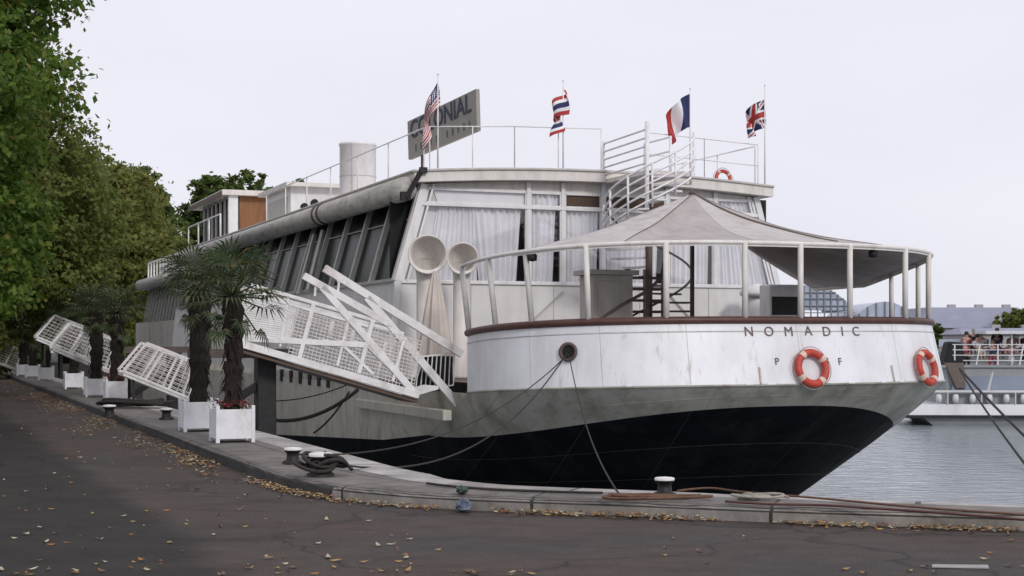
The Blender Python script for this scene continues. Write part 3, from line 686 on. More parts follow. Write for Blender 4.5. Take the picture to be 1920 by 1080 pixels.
# ventilator cowls
def cowl(name, t, m, R_, ztop, rz):
    root = MB(); r = R_ * .56
    root.lathe([(r * 1.15, 0), (r * 1.15, .06), (r, .08), (r, ztop - R_ * 1.5)], 20)
    base = sp(name, root, M_cream, smooth=True, loc=(t, m, .8))
    h = MB(); rows = []                        # elbow sweeping from the pipe to the bell mouth
    for k in range(11):
        f = k / 10; ang = f * R(92); rad = lerp(r, R_, f ** 1.4)
        cy = -(1 - math.cos(ang)) * R_ * 0.95; cz = ztop - R_ * 1.5 + math.sin(ang) * R_ * 1.3
        rows.append([(rad * math.cos(a), cy + rad * math.sin(a) * math.cos(ang), cz + rad * math.sin(a) * math.sin(ang)) for a in [2 * math.pi * j / 24 for j in range(24)]])
    e = rows[-1]; ctr = Vector((0, sum(p[1] for p in e) / 24, sum(p[2] for p in e) / 24))
    rows.append([tuple(ctr + (Vector(p) - ctr) * 1.06 + Vector((0, -.03, 0))) for p in e])
    rows.append([tuple(ctr + (Vector(p) - ctr) * .97 + Vector((0, -.02, 0))) for p in e])
    for k in range(9, 3, -1): rows.append([tuple(Vector((0, 0, 0)) + Vector((p[0] * .94, lerp(p[1], sum(q[1] for q in rows[k]) / 24, .06), lerp(p[2], sum(q[2] for q in rows[k]) / 24, .06)))) for p in rows[k]])
    h.grid(rows, True); ho = sp('bell_mouth', h, M_cream, base, smooth=True)
    base.rotation_euler = (0, 0, rz); return base
cowl('ventilator_cowl', -5.02, -1.5, .43, 2.92, R(-16)); cowl('ventilator_cowl', -4.06, -1.2, .36, 2.85, R(-16))
mb = MB(); mb.lathe([(.27, 0), (.27, 1.95), (.25, 1.97), (0, 1.97)], 20); mv = sp('mushroom_vent', mb, M_wpaint, smooth=True, loc=(4.05, -1.0, .8))
mb = MB(); mb.lathe([(.2, 1.98), (.42, 2.02), (.44, 2.1), (.3, 2.26), (0, 2.34)], 20); sp('vent_hood', mb, M_wpaint, mv, smooth=True)

# canopy over the aft deck
def cring(phi):
    if phi > 1.58:
        q = cring(1.57); f = (phi - 1.57) / .33; return Vector((q.x + .05 * f, q.y + 2.3 * f, q.z - .02 * f))
    b = bul(phi, 0); f = (phi + math.pi / 2) / math.pi
    z = 3.23 + 0.33 * min(1, max(0, math.cos(phi)) ** .7) + (0.03 if phi > 0 else 0) * math.sin(max(0, phi))
    if phi > 0.9: z -= 0.24 * ((phi - .9) / .67) ** 2
    return Vector((b.x * 1.0, b.y + 0.35 * max(0, -math.sin(phi)) ** 3, z))
PC0 = scan(965, 0); PHC = [p for p in PH if p > PC0] + [1.6, 1.7, 1.8, 1.9]
PK = Vector((0.0, -5.0, 4.92))
ctop = MB(); rows = []
for k in range(15):
    f = k / 14
    rows.append([PK.lerp(cring(p), max(f, .012)) + Vector((0, 0, -((0.08 if p < -.6 else 0.27) * math.sin(math.pi * f)) * (1 - .35 * f) - .045 * math.sin(math.pi * f) * abs(math.sin(p * 4.5)) + .022 * math.sin(math.pi * f) * math.sin(p * 29 + 5 * f) * math.sin(p * 7.1 + 2) + .02 * math.sin(math.pi * f) * math.sin(p * 11 + 9 * f))) for p in PHC])
ctop.grid(rows)
for k in range(len(ctop.f)):
    pp_ = PHC[k % (len(PHC) - 1)]
    if -.62 < pp_ < -.1 or .28 < pp_ < .62 or pp_ > 1.1: ctop.mi[k] = 1
can = sp('canopy', ctop, [M_canvas, pm('darker_taupe_canvas', (0.43, 0.39, 0.38), 0.85, 0.08, 2.0, dirt=(0.2, 0.17, 0.15), dirt_scale=1.5, dirt_amt=0.5, dirt_stretch=(1, 1, 1), bump=0.1, bump_scale=3)], smooth=True, solid=.012)
for pp in (-.62, -.1, .6, 1.1):
    i = min(range(len(PHC)), key=lambda k: abs(PHC[k] - pp)); mb = MB(); mb.tube([r[i] + Vector((0, 0, .006)) for r in rows], .012, 5); sp('seam', mb, M_canvas_dk if pp in (-.62, .6) else M_canvas, can)
i = min(range(len(PHC)), key=lambda k: abs(PHC[k] - 0.32)); mb = MB(); mb.tube([r[i] + Vector((0, 0, .008)) for r in rows[:12]], .03, 5); sp('dark_strap', mb, M_canvas_dk, can)
mb = MB(); mb.tube([cring(p) for p in PH + [1.7, 1.9]], .042, 8); sp('canopy_rail', mb, M_cream, can, smooth=True)
val = MB(); val.grid([[cring(p) + Vector((0, 0, .02)) for p in PHC], [cring(p) - Vector((0, 0, .07)) for p in PHC]]); sp('valance', val, M_cream, can, solid=.01)
mb = MB(); mb.tube([(0, -5, .8), (0, -5, 4.95)], .05, 10); mb.tube([(0, -5, 4.9), (0, -5, 5.02)], [.1, .02], 10); sp('centre_pole', mb, M_dkiron, can, smooth=True)
for px in (880, 930, 998, 1103, 1250, 1397, 1500, 1593, 1697, 1741):
    ph = scan(px, 0.0)
    a, b = bul(ph, 0), cring(ph)
    if px < 1000: b = b + Vector((0, .12, 0))
    mb = MB(); mb.tube([a, b], .058 if px > 900 else .06, 10); sp('canopy_post', mb, M_cream if px > 1000 else M_mull, can, smooth=True)
for ph in (1.15, 1.4):
    mb = MB(); mb.tube([bul(ph, 0), cring(ph)], .055, 10); sp('canopy_post', mb, M_cream, can, smooth=True)
for px, py in ((1012, 494),(1645, 520),):
    ph = scan(px, 0); b = cring(ph) - Vector((0, -.15, .12)); mb = MB(); mb.lathe([(.0, -.1), (.09, -.08), (.1, .02), (.04, .09), (0, .1)], 12); sp('canopy_lamp', mb, M_iron, can, smooth=True, loc=b)

# spiral stair from aft deck to roof
SX, SY, SR = 0.2, -2.5, 1.05
st = MB(); st.tube([(SX, SY, .8), (SX, SY, 5.7)], .085, 12); stair = sp('spiral_staircase', st, M_dkiron, smooth=True)
NT = 22; a0 = R(-536); a1 = R(-20)
def hx(f, r, dz=0): a = lerp(a0, a1, f); return Vector((SX + r * math.cos(a), SY + r * math.sin(a), lerp(.95, 5.65, f) + dz))
for k in range(NT):
    f = (k + .5) / NT; a = lerp(a0, a1, f); z = lerp(.95, 5.65, f)
    p = [(SX + r * math.cos(a + da), SY + r * math.sin(a + da)) for r, da in ((.08, -.3), (SR, -.16), (SR, .16), (.08, .3))]
    mb = MB(); mb.hexa([(*q, z) for q in p] + [(*q, z + .045) for q in p]); sp('tread', mb, M_dkiron if z < 3.4 else M_rail, stair)
for k, dz in enumerate((.12, .32, .52, .72, .95)):
    mb = MB(); mb.tube([hx(lerp(.62, 1, i / 40), SR + .02, dz) for i in range(41)], .025, 6); sp('handrail', mb, M_rail, stair, smooth=True)
for k in range(7):
    f = lerp(.64, 1, k / 6); mb = MB(); mb.tube([hx(f, SR + .02, -.05), hx(f, SR + .02, .97)], .03 if k < 6 else .03, 6); sp('baluster', mb, M_rail, stair, smooth=True)
mb = MB(); mb.tube([hx(lerp(0, .62, i / 30), SR - .02, .95) for i in range(31)], .028, 6); mb.tube([hx(.02, SR, -.1), hx(.02, SR, .95)], .05, 8); sp('lower_handrail', mb, M_dkiron, stair, smooth=True)
mb = MB(); mb.box(.1, 1.25, -2.55, -.34, 5.62, 5.72); sp('landing', mb, M_cream, stair)
mb = MB()
for m in (-.2, -2.6): mb.tube([(.1, m, 4.1 if m < -1 else 5.6), (.1, m, 6.68 if m > -1 else 6.86)], .055 if m < -1 else .04, 8)
for dz in (0, .2, .4, .6, .8): mb.tube([(.1, -.2, 6.62 - dz), (.1, -2.6, 6.68 - dz)], .025, 6)
for m in (-.2, -1.6): mb.tube([(1.25, m, 5.7), (1.25, m, 6.7)], .035, 8)
for dz in (0, .35): mb.tube([(1.25, -.2, 6.68 - dz), (1.25, -1.6, 6.68 - dz)], .025, 6)
sp('landing_rail', mb, M_rail, stair, smooth=True)

# deck cabinet under the canopy
mb = MB(); mb.box(-3.1, -2.2, -6.5, -5.8, .8, 3.02); cb = sp('deck_cabinet', mb, M_greybox, bevel=.02)
mb = MB(); mb.box(-3.2, -2.1, -6.58, -5.7, 3.02, 3.12); sp('cabinet_top', mb, M_mull, cb)
mb = MB(); mb.box(-3.0, -2.3, -6.52, -6.5, 1.0, 2.9); sp('cabinet_door', mb, M_greybox, cb, bevel=.006)
lad = MB()
for t in (-.9, -.42, .04): lad.box(t - .05, t + .05, -3.65, -3.52, .8, 3.3)
lo_ = sp('ladder_stiles', lad, M_dkiron, stair)
for k in range(9): mb = MB(); mb.box(-.85, -.0, -3.50, -3.36, 1.0 + k * .26, 1.06 + k * .26); sp('rung', mb, M_dkiron, lo_)
mb = MB(); mb.tube([on_m(1118, 603, -6.9), on_m(1166, 572, -6.9), on_m(1215, 545, -6.9), on_m(1240, 520, -6.9), on_m(1247, 480, -6.9)], .035, 6); sp('stay_bar', mb, M_dkiron)

# ------------------------------------------------------------------ separate things aboard
t, m, z = on_m(1475, 560, -2.6)
ac = ship_thing('air_unit', 'white boxed air unit with black grille on the aft deck under the canopy', 'air unit', t, m, .8)
mb = MB(); mb.box(-.48, .48, 0, .5, .95, 2.2 + .05); mb.build('casing', M_wpaint, ac, bevel=.03)
mb = MB(); mb.box(-.42, .42, -.012, .0, 1.5, 1.95)
mb.build('grille', M_iron, ac)
mb = MB(); mb.box(-.52, .4, .05, .45, 0, .95); mb.build('base', M_brown, ac)

def folded_parasol():
    tq, mq, _ = on_m(816, 640, -3.0); o = ship_thing('folded_parasol', 'folded beige parasol standing upright in front of the big ventilator cowl', 'parasol', tq, mq, .8)
    mb = MB(); mb.tube([(0, 0, 0), (0, 0, 2.45)], .025, 8); mb.build('pole', M_rail, o, smooth=True)
    mb = MB(); n = 40; rows = []
    for k in range(13):
        f = k / 12; z = lerp(2.40, .35, f); r = lerp(.04, .36, f ** .8)
        rows.append([(r * (1 + .28 * math.sin(8 * a)) * math.cos(a), r * (1 + .28 * math.sin(8 * a)) * math.sin(a), z + (.06 * math.sin(8 * a) if k == 12 else 0)) for a in [2 * math.pi * j / n for j in range(n)]])
    mb.grid(rows, True); mb.build('cloth', pm('beige_parasol_cloth', (.60, .54, .49), .85, .1, 3), o, smooth=True)
    mb = MB(); mb.lathe([(.28, 0), (.28, .08), (.05, .1), (.05, .2)], 16); mb.build('foot', M_mull, o)
folded_parasol()

# sign board on the roof
sg = ship_thing('sign_board', 'slanting grey sign board with navy capitals on the roof edge', 'sign', -3.2, -.15, 5.7, rz=R(6.4))
mb = MB(); mb.box(-.05, .05, 0, 4.1, 1.10, 2.13); bd = mb.build('board', M_sign, sg, rot=(R(-3.8), 0, 0))
for y in (3.5,):
    mb = MB(); mb.tube([(.06, y, -.02), (.06, y, 1.3)], .05, 8); mb.build('sign_post', M_dkiron, sg)
def flat_text(body, size, loc, parent, mat, rot, sx=1, bold=False, name='lettering'):
    me = text_mesh(body, size, .006, bold); me.materials.append(mat); o = bpy.data.objects.new(name, me); COL.objects.link(o); o.parent = parent; o.location = loc; o.rotation_euler = rot; o.scale = (sx, 1, 1)
flat_text('COLONIAL', .66, (-.058, 2.1, 1.83), bd, M_signink, (R(90), 0, R(-90)), 1.1, True)
for k in range(11):
    if k == 5: continue
    mb = MB(); y = .35 + k * .32; mb.box(-.056, -.05, y, y + .09, 1.24, 1.42); mb.build('faded_stroke', M_signfaint, bd)

# flags
def union(a, b):                              # a along the fly, b down the hoist (0..1)
    x, y = (a - .5) * 2, (b - .5)
    if abs(x) < .1 or abs(y) < .1: return 0
    if abs(x) < .17 or abs(y) < .17: return 1
    d = min(abs(y - x * .5), abs(y + x * .5))
    return 0 if d < .035 else (1 if d < .11 else 2)
def us(a, b):
    if a < .42 and b < .54:
        return 1 if (int(a * 26) % 2 == 0 and int(b * 22) % 2 == 0) else 2
    return 0 if int(b * 13) % 2 == 0 else 1
def fr_(a, b): return 2 if a < .34 else (1 if a < .64 else 0)
def nl(a, b): return 0 if b < .2 or b > .8 else (1 if b < .36 or b > .64 else 2)
def flag(label, t, m, ztop, zb, fly, hoist, droop, fn, lean_=0, ripple=.08, furl=0, off=.12):
    o = ship_thing('flag', label, 'flag', t, m, zb, 'national flags on the ship roof')
    H = ztop - zb
    mb = MB(); mb.tube([(0, 0, 0), (lean_, 0, H)], [.024, .014], 8); mb.tube([(lean_, 0, H), (lean_, 0, H + .03)], [.03, .005], 8); mb.build('flagpole', M_rail, o, smooth=True)
    NA, NB = 44, 30; mb = MB(); rows = []
    for j in range(NB + 1):
        b = j / NB; row = []
        for i in range(NA + 1):
            a = i / NA
            x = -fly * (a ** .9) * (1 - .25 * b * a) + furl * math.sin(a * 9 + b * 2) * .12
            y = ripple * math.sin(a * 10 + b * 3) * min(1, a * 4) + ripple * .6 * math.sin(a * 4 - b * 5) * a
            zz = H - off - hoist * b * (1 - .12 * a) - droop * a ** 1.25 - .04 * math.sin(a * 8 + 1 + b * 2) * a
            row.append((lean_ + x, y, zz))
        rows.append(row)
    for j in range(NB):
        for i in range(NA):
            mb.cur = fn((i + .5) / NA, (j + .5) / NB); mb.quad(rows[j][i], rows[j + 1][i], rows[j + 1][i + 1], rows[j][i + 1])
    mb.build('cloth', [M_red, M_fw, M_blue], o, smooth=True)
fz = lambda py, d: EYE + (HZ - py) / FPX * d
t, m, z = on_m(821, 140, -.25); flag('drooping flag with starred blue corner and red and white stripes beside the sign board', t, m, z, 5.72, .42, .66, 1.2, us, ripple=.14, furl=.5)
t, m, z = on_m(1056, 152, -.25); flag('furled red white and blue banded flag on a thin pole above the glazed aft wall', t, m, z, 5.8, .26, .62, .72, nl, ripple=.12, furl=1.5, off=.2)
t, m, z = on_m(1294, 167, -.25); flag('vertical blue white and red tricolour flag above the spiral stair', t, m, z, 5.8, .76, .86, .66, fr_, ripple=.12)
t, m, z = on_m(1434, 160, -.25); flag('red flag with white edged crosses on dark blue at the far roof corner', t, m, z, 5.74, .64, .78, .42, union, ripple=.15, off=.36, furl=.3)

# lifebuoys
def lifebuoy(label, loc, rot, R0=.31, r0=.075):
    o = thing('lifebuoy', label, 'lifebuoy', loc, 0, 'red ring lifebuoys on the ship'); o.rotation_euler = rot
    mb = MB(); mb.grid([[((R0 + r0 * math.cos(b)) * math.cos(a), (R0 + r0 * math.cos(b)) * math.sin(a), r0 * math.sin(b)) for b in [2 * math.pi * j / 14 for j in range(14)]] for a in [2 * math.pi * i / 48 for i in range(49)]], True)
    mb.build('ring', M_buoy, o, smooth=True)
    for k in range(4):
        mb = MB(); c = R(35 + 90 * k)
        mb.grid([[((R0 + r0 * 1.06 * math.cos(b)) * math.cos(a), (R0 + r0 * 1.06 * math.cos(b)) * math.sin(a), r0 * 1.06 * math.sin(b)) for b in [2 * math.pi * j / 14 for j in range(14)]] for a in [c + R(-9 + 3 * i) for i in range(7)]], True)
        mb.build('band', M_band, o, smooth=True)
    mb = MB()
    for k in range(4):
        a0_, a1_ = R(35 + 90 * k), R(125 + 90 * k)
        mb.tube([((R0 + r0 + .012 + .03 * math.sin(math.pi * i / 10)) * math.cos(lerp(a0_, a1_, i / 10)), (R0 + r0 + .012 + .03 * math.sin(math.pi * i / 10)) * math.sin(lerp(a0_, a1_, i / 10)), 0) for i in range(11)], .008, 5)
    mb.build('grab_line', M_palew, o, smooth=True)
def hang_buoy(px, py, label):
    ph = scan(px, .75); h = scan_py(ph, py); ph = scan(px, h); p = bul(ph, h); nn = bnormal(ph, h)
    wn = Vector((nn.x * cth - nn.y * sth, nn.x * sth + nn.y * cth, nn.z)); wp = ship2w(*p) + wn * .10
    up = Vector((0, 0, 1)); up = (up - wn * up.dot(wn)).normalized(); rt = up.cross(wn)
    lifebuoy(label, wp, Matrix(((rt.x, up.x, wn.x), (rt.y, up.y, wn.y), (rt.z, up.z, wn.z))).to_euler())
hang_buoy(1518, 692, 'faded red lifebuoy hanging under the ship name between painted letters')
hang_buoy(1730, 691, 'bright red lifebuoy hanging at the curved far edge of the white stern')
t, m, z = on_m(1356, 320, .9); lifebuoy('red and white lifebuoy propped on the ship roof below the tricolour flag', ship2w(t, m, 6.02), (R(80), 0, TH), .21, .05)

# ================================================================== GANGWAYS AND PLATFORM
def mesh_infill(mb, A, B, C_, D, nx, nz, r=.008):   # A-B bottom, D-C top
    A, B, C_, D = map(Vector, (A, B, C_, D))
    for i in range(nx + 1):
        f = i / nx; mb.bar(A.lerp(B, f), D.lerp(C_, f), r, r)
    for j in range(nz + 1):
        f = j / nz; mb.bar(A.lerp(D, f), B.lerp(C_, f), r * 1.5, r * 1.5)
M_gang = pm('white_gangway_paint', (0.78, 0.76, 0.75), .45, .06, 4, dirt=(0.40, 0.33, 0.27), dirt_scale=3, dirt_amt=.6, dirt_stretch=(1, 1, 1))
M_mesh = pm('dull_mesh_paint', (0.62, 0.58, 0.55), .6, .2, 8)
ga_o = ship2w(0, 0, 0)
gang = thing('gangway', 'white gangway with mesh sides and slanting lifting beams sloping down to the ship', 'gangway', ship2w(-5.8, -4.8, 0), TH)
GO = Vector((-5.8, -4.8, 0))
def G(px, py, m): return Vector(on_m(px, py, m)) - GO
MN, MF = -5.4, -4.2
def gbar(name, p, q, w, m, h=None): mb = MB(); mb.bar(G(*p, m), G(*q, m), w, h or w, up=(0, 1, 0)); return mb.build(name, M_gang, gang, bevel=.006)
gbar('side_beam', (446, 643), (785, 741), .14, MN, .12)
dm = Vector((0, MF - MN, 0))
mb = MB(); mb.bar(G(446, 643, MN) + dm, G(785, 741, MN) + dm, .12, .14, up=(0, 1, 0)); mb.build('side_beam', M_gang, gang)
a, b = G(446, 645, MN), G(785, 743, MN)
mb = MB(); mb.hexa([a + Vector((0, 0, -.14)), b + Vector((0, 0, -.14)), b + dm + Vector((0, 0, -.14)), a + dm + Vector((0, 0, -.14)), a + Vector((0, .02, -.07)), b + Vector((0, .02, -.07)), b + dm + Vector((0, 0, -.07)), a + dm + Vector((0, 0, -.07))]); mb.build('walkway', M_brown, gang)
gbar('top_rail', (470, 534), (735, 610), .07, MN); gbar('middle_rail', (450, 545), (690, 612), .05, MN)
gbar('tie_beam', (446, 634), (690, 647), .11, MN, .08); gbar('tie_beam', (688, 646), (771, 728), .09, MN, .08)
gbar('brace', (640, 645), (700, 702), .06, MN)
for p, q, w_ in (((588, 568), (561, 670), .085), ((698, 602), (672, 700), .085), ((653, 600), (632, 686), .06), ((756, 640), (736, 715), .06), ((541, 553), (525, 650), .05)):
    gbar('rail_post', p, q, w_, MN)
    mb = MB(); mb.bar(G(*p, MN) + dm, G(*q, MN) + dm, .06, .06, up=(0, 1, 0)); mb.build('rail_post', M_gang, gang)
mb = MB(); mb.bar(G(470, 534, MN) + dm, G(790, 625, MN) + dm, .07, .07, up=(0, 1, 0)); mb.build('top_rail', M_gang, gang)
mb = MB(); mesh_infill(mb, G(540, 665, MN), G(775, 733, MN), G(790, 640, MN), G(560, 574, MN), 34, 14, .012); mb.build('mesh_infill', M_mesh, gang)
mb = MB(); mesh_infill(mb, G(540, 665, MN) + dm, G(775, 733, MN) + dm, G(790, 640, MN) + dm, G(560, 574, MN) + dm, 34, 14, .011); mb.build('mesh_infill', M_mesh, gang)
mb = MB(); mesh_infill(mb, G(444, 630, MN), G(542, 640, MN), G(556, 574, MN), G(452, 552, MN), 30, 18, .018); mb.build('mesh_infill', M_gang, gang)
gbar('lifting_beam', (569, 517), (727, 606), .14, MN, .1); gbar('lifting_beam', (603, 538), (778, 738), .14, MN, .1)
gbar('lifting_beam', (608, 503), (866, 664), .16, MF, .12); gbar('lifting_beam', (687, 558), (858, 758), .16, MF, .12)
for p, q in (((636, 526), (632, 556)), ((592, 528), (590, 555)), ((632, 528), (648, 520))): gbar('hinge_link', p, q, .045, MN)
mb = MB(); a, b = G(780, 742, MN), G(822, 730, MN); mb.hexa([a, b, b + dm * .8, a + dm * .8, a + Vector((0, 0, .07)), b + Vector((0, 0, .07)), b + dm * .8 + Vector((0, 0, .07)), a + dm * .8 + Vector((0, 0, .07))]); mb.build('landing_flap', M_gang, gang)
mb = MB(); a, b, c_, d_ = G(770, 735, -4.0), G(850, 722, -4.0), G(852, 662, -4.0), G(778, 670, -4.0); mesh_infill(mb, a, b, c_, d_, 9, 1, .02); mb.build('end_fence', M_gang, gang)
mb = MB(); k_ = Vector((0, .12, 0)); mb.quad(G(776, 742, -4.0) + k_, G(852, 728, -4.0) + k_, G(852, 668, -4.0) + k_, G(800, 668, -4.0) + k_); mb.build('gap_shade_panel', M_dark, gang, solid=.03)  # dark sheet standing in for shade in the deck opening

# steel dolphin carrying the gangway
dt, dmm, _ = on_m(497, 700, -4.6)
dol = thing('mooring_dolphin', 'tall black steel pile carrying the white gangway beside the hull', 'dolphin', ship2w(dt, dmm, WZ), TH)
mb = MB(); mb.box(-.19, .19, -.19, .19, -.8, 3.75); mb.build('pile', M_iron, dol, bevel=.02)
mb = MB(); mb.bar((-.1, 0, 3.1), (-1.5, .2, 2.2), .16, .14, up=(0, 1, 0)); mb.build('brace', M_iron, dol)
mb = MB(); mb.box(-1.5, .5, -.25, .25, 3.62, 3.8); mb.build('crossbeam', M_dkiron, dol)
dol2 = dup(dol, ship2w(dt + .4, dmm + 14, WZ), TH, 'black steel pile standing between the palms and the forward hull')
dol['group'] = dol2['group'] = 'steel piles between quay and ship'

# short mesh ramps standing on the quay further along
def ramp(label, loc, s=1.0, rz=TH):
    o = thing('boarding_ramp', label, 'ramp', loc, rz, 'mesh boarding ramps along the quay')
    for y in (0, 1.0):
        mb = MB()
        A, B, C_, D = (-1.55, y, .62), (0, y, -.05), (.28, y, .78), (-1.0, y, 1.28)
        for p, q in ((A, B), (B, C_), (C_, D), (D, A)): mb.bar(p, q, .06, .06, up=(0, 1, 0))
        for f in (.33, .68): mb.bar(Vector(A).lerp(Vector(B), f), Vector(D).lerp(Vector(C_), f), .05, .05, up=(0, 1, 0))
        mb.build('side_frame', M_gang, o)
        mb = MB(); mesh_infill(mb, A, B, C_, D, 10, 8, .012); mb.build('mesh_infill', M_mesh, o)
    mb = MB(); mb.hexa([(-1.55, 0, .5), (0, 0, -.15), (0, 1, -.15), (-1.55, 1, .5), (-1.55, 0, .58), (0, 0, -.07), (0, 1, -.07), (-1.55, 1, .58)]); mb.build('walkway', M_gang, o)
    mb = MB(); mb.bar((-1.3, .1, .5), (-1.3, .1, -.3), .06); mb.bar((-1.3, .9, .5), (-1.3, .9, -.3), .06); mb.build('support', M_iron, o)
    return o
p = ship2w(-9.85, 2.2, .33); rp = ramp('nearest white mesh boarding ramp, tilted beside the paired dark palm trunks', p)
p2 = at(165, 668, 47); dup(rp, p2, TH, 'small white mesh boarding ramp half hidden between dark palm trunks')
p2 = at(205, 690, 42.5); dup(rp, p2, TH, 'white mesh boarding ramp seen directly behind two palm trunks')
p2 = at(32, 690, 66); dup(rp, p2, TH, 'farthest pale boarding ramp at the far end of the planters')

# ================================================================== QUAY FURNITURE
def planter(label, loc, s=.56):
    o = thing('planter', label, 'planter', loc, TH, 'white planter boxes along the quay'); h = s * .9
    for nm, bx in (('front', (-s / 2 + .03, s / 2 - .03, -s / 2, -s / 2 + .025)), ('back', (-s / 2 + .03, s / 2 - .03, s / 2 - .025, s / 2))):
        mb = MB(); mb.box(*bx, .06, h - .01)
        mb.build('panel', M_plant, o)
    for x0, x1 in ((-s / 2, -s / 2 + .025), (s / 2 - .025, s / 2)):
        mb = MB(); mb.box(x0, x1, -s / 2 + .03, s / 2 - .03, .06, h - .01); mb.build('panel', M_plant, o)
    for x in (-1, 1):
        for y in (-1, 1):
            mb = MB(); cx, cy = x * (s / 2 - .018), y * (s / 2 - .018); mb.box(cx - .027, cx + .027, cy - .027, cy + .027, 0, h + .045); mb.build('corner_post', M_plant, o, bevel=.004)
    mb = MB(); mb.box(-s / 2 + .03, s / 2 - .03, -s / 2 + .03, s / 2 - .03, .1, h - .04); mb.build('soil', M_soil, o); return o
def palm(label, loc, trunk_h, R_, seed, nleaf=26, tr=.125):
    r = random.Random(seed); o = thing('palm_tree', label, 'palm', loc, 0, 'potted fan palms along the quay')
    mb = MB(); n = 14; rows = []
    for k in range(17):
        f = k / 16; rad = tr * (0.85 + .25 * f) * (1 + .12 * math.sin(k * 2.4))
        rows.append([(rad * (1 + r.uniform(-.13, .13)) * math.cos(a) + .03 * math.sin(f * 3), rad * (1 + r.uniform(-.13, .13)) * math.sin(a), trunk_h * f) for a in [2 * math.pi * j / n for j in range(n)]])
    mb.grid(rows, True)
    for k in range(110):                       # hanging fibre tufts
        a = r.uniform(0, 6.283); z = r.uniform(.1, trunk_h); b = Vector((tr * math.cos(a), tr * math.sin(a), z)); e = b * 1 + Vector((math.cos(a) * .07, math.sin(a) * .07, -.12))
        sd_ = Vector((-math.sin(a), math.cos(a), 0)) * .02; mb.quad(b - sd_, b + sd_, e + sd_ * .3, e - sd_ * .3)
    mb.build('trunk', M_palmtrunk, o)
    mb = MB()
    for k in range(nleaf):
        az_ = k * 2.399 + r.uniform(-.2, .2); el_ = lerp(1.15, -.4, (k + .5) / nleaf) + r.uniform(-.12, .12)
        if k >= nleaf - 4: el_ = r.uniform(-1.2, -.9)
        d = Vector((math.cos(az_) * math.cos(el_), math.sin(az_) * math.cos(el_), math.sin(el_)))
        L0 = R_ * r.uniform(.34, .68); p0 = Vector((0, 0, trunk_h)); p1 = p0 + d * L0 - Vector((0, 0, .08 * L0))
        mb.tube([p0, p1], [.016, .01], 4, False)
        side = d.cross(Vector((0, 0, 1)))
        if side.length < .1: side = Vector((1, 0, 0))
        side.normalize(); upv = side.cross(d).normalized()
        nb = 18
        for j in range(nb):
            g = lerp(-1.75, 1.75, j / (nb - 1)) ; bl = (R_ if k < nleaf - 4 else R_ * .6) * .56 * (1 - .1 * abs(g)) * r.uniform(.75, 1.1)
            bd_ = (d * math.cos(g) + side * math.sin(g)).normalized(); q0 = p1; q1 = p1 + bd_ * bl * .6 + upv * .05 * R_; q2 = p1 + bd_ * bl - Vector((0, 0, bl * r.uniform(.05, .28)))
            wv = upv.cross(bd_).normalized() * .016 * R_
            i = len(mb.v); mb.v += [tuple(q0), tuple(q1 - wv), tuple(q2), tuple(q1 + wv)]; mb.face((i, i + 1, i + 2, i + 3))
    mb.build('crown', M_palm, o); return o
pl_pts = [((435, 828), 'front white planter box nearest the road corner, with red flowers in it'), ((372, 808), 'white planter box half hidden just behind the flowered front planter'),
          ((218, 751), 'white planter box in front of the nearest tilted mesh ramp'), ((179, 744), 'white planter box next along the kerb from the tilted mesh ramp'),
          ((138, 729), 'single white planter box in the middle of the quay row'), ((86, 713), 'wide looking white planter box in the far group of three'),
          ((61, 708), 'middle white planter box in the far group of three'), ((44, 705), 'farthest white planter box at the end of the quay row')]
p0 = None; palms = []
plab = ['nearest potted fan palm with bushy crown in the flowered planter', 'fan palm just behind the nearest one, crown merging with it', 'fan palm beside the nearest tilted mesh ramp', 'fan palm second along from the tilted mesh ramp',
        'lone slim fan palm in the middle of the quay row', 'fan palm in the far group of three, closest of them', 'middle fan palm in the far group of three', 'farthest dark fan palm at the end of the row']
for i, ((px, py), lab) in enumerate(pl_pts):
    loc = gp(px, py, KZ)
    o = planter(lab, loc) if i == 0 else dup(p0, loc, TH, lab)
    if i == 0: p0 = o
    if i < 4: palm(plab[i], loc + Vector((0, 0, .46)), (1.72, 1.88, 1.75, 1.95)[i], (.98, .95, .95, .98)[i], i + 3, 30, (.14, .17, .17, .17)[i]); palms.append(1)
    elif i == 4: pk = palm(plab[i], loc + Vector((0, 0, .46)), 1.75, 1.3, 41, 24, .16)
    else: dup(pk, loc + Vector((0, 0, .46)), i * 1.3, plab[i], (1.12, 1.05, 1.2)[i - 5])
# flowers in the two near planters
def flowers(label, loc, seed, n=60):
    r = random.Random(seed); o = thing('flowers', label, 'flowers', loc)
    mb = MB(); 
    for k in range(n * 2):
        x, y = r.uniform(-.24, .24), r.uniform(-.24, .24); z = r.uniform(.0, .12); a = r.uniform(0, 6.28); s = .03
        c = Vector((x, y, z)); e1 = Vector((math.cos(a), math.sin(a), r.uniform(-.3, .6))) * s; e2 = Vector((-math.sin(a), math.cos(a), r.uniform(-.3, .6))) * s * .6
        mb.quad(c - e1, c - e2, c + e1, c + e2)
    mb.build('leaves', M_leafD, o)
    mb = MB()
    for k in range(n):
        x, y = r.uniform(-.26, .26), r.uniform(-.27, .1); z = r.uniform(.05, .16); mb.cur = r.choice((0, 0, 0, 1))
        for q in range(3):
            a = r.uniform(0, 6.28); c = Vector((x, y, z)); e1 = Vector((math.cos(a), math.sin(a), r.uniform(-.5, .5))) * .028; e2 = e1.cross(Vector((r.random(), r.random(), r.random()))).normalized() * .022; mb.quad(c - e1, c - e2, c + e1, c + e2)
    mb.build('blossoms', [pm('red_blossom', (.28, .035, .05), .7, .2), pm('pink_blossom', (.4, .18, .2), .7, .2)], o)
flowers('low red and pink flowers growing in the front planter', gp(435, 828, KZ) + Vector((0, 0, .47)), 3)
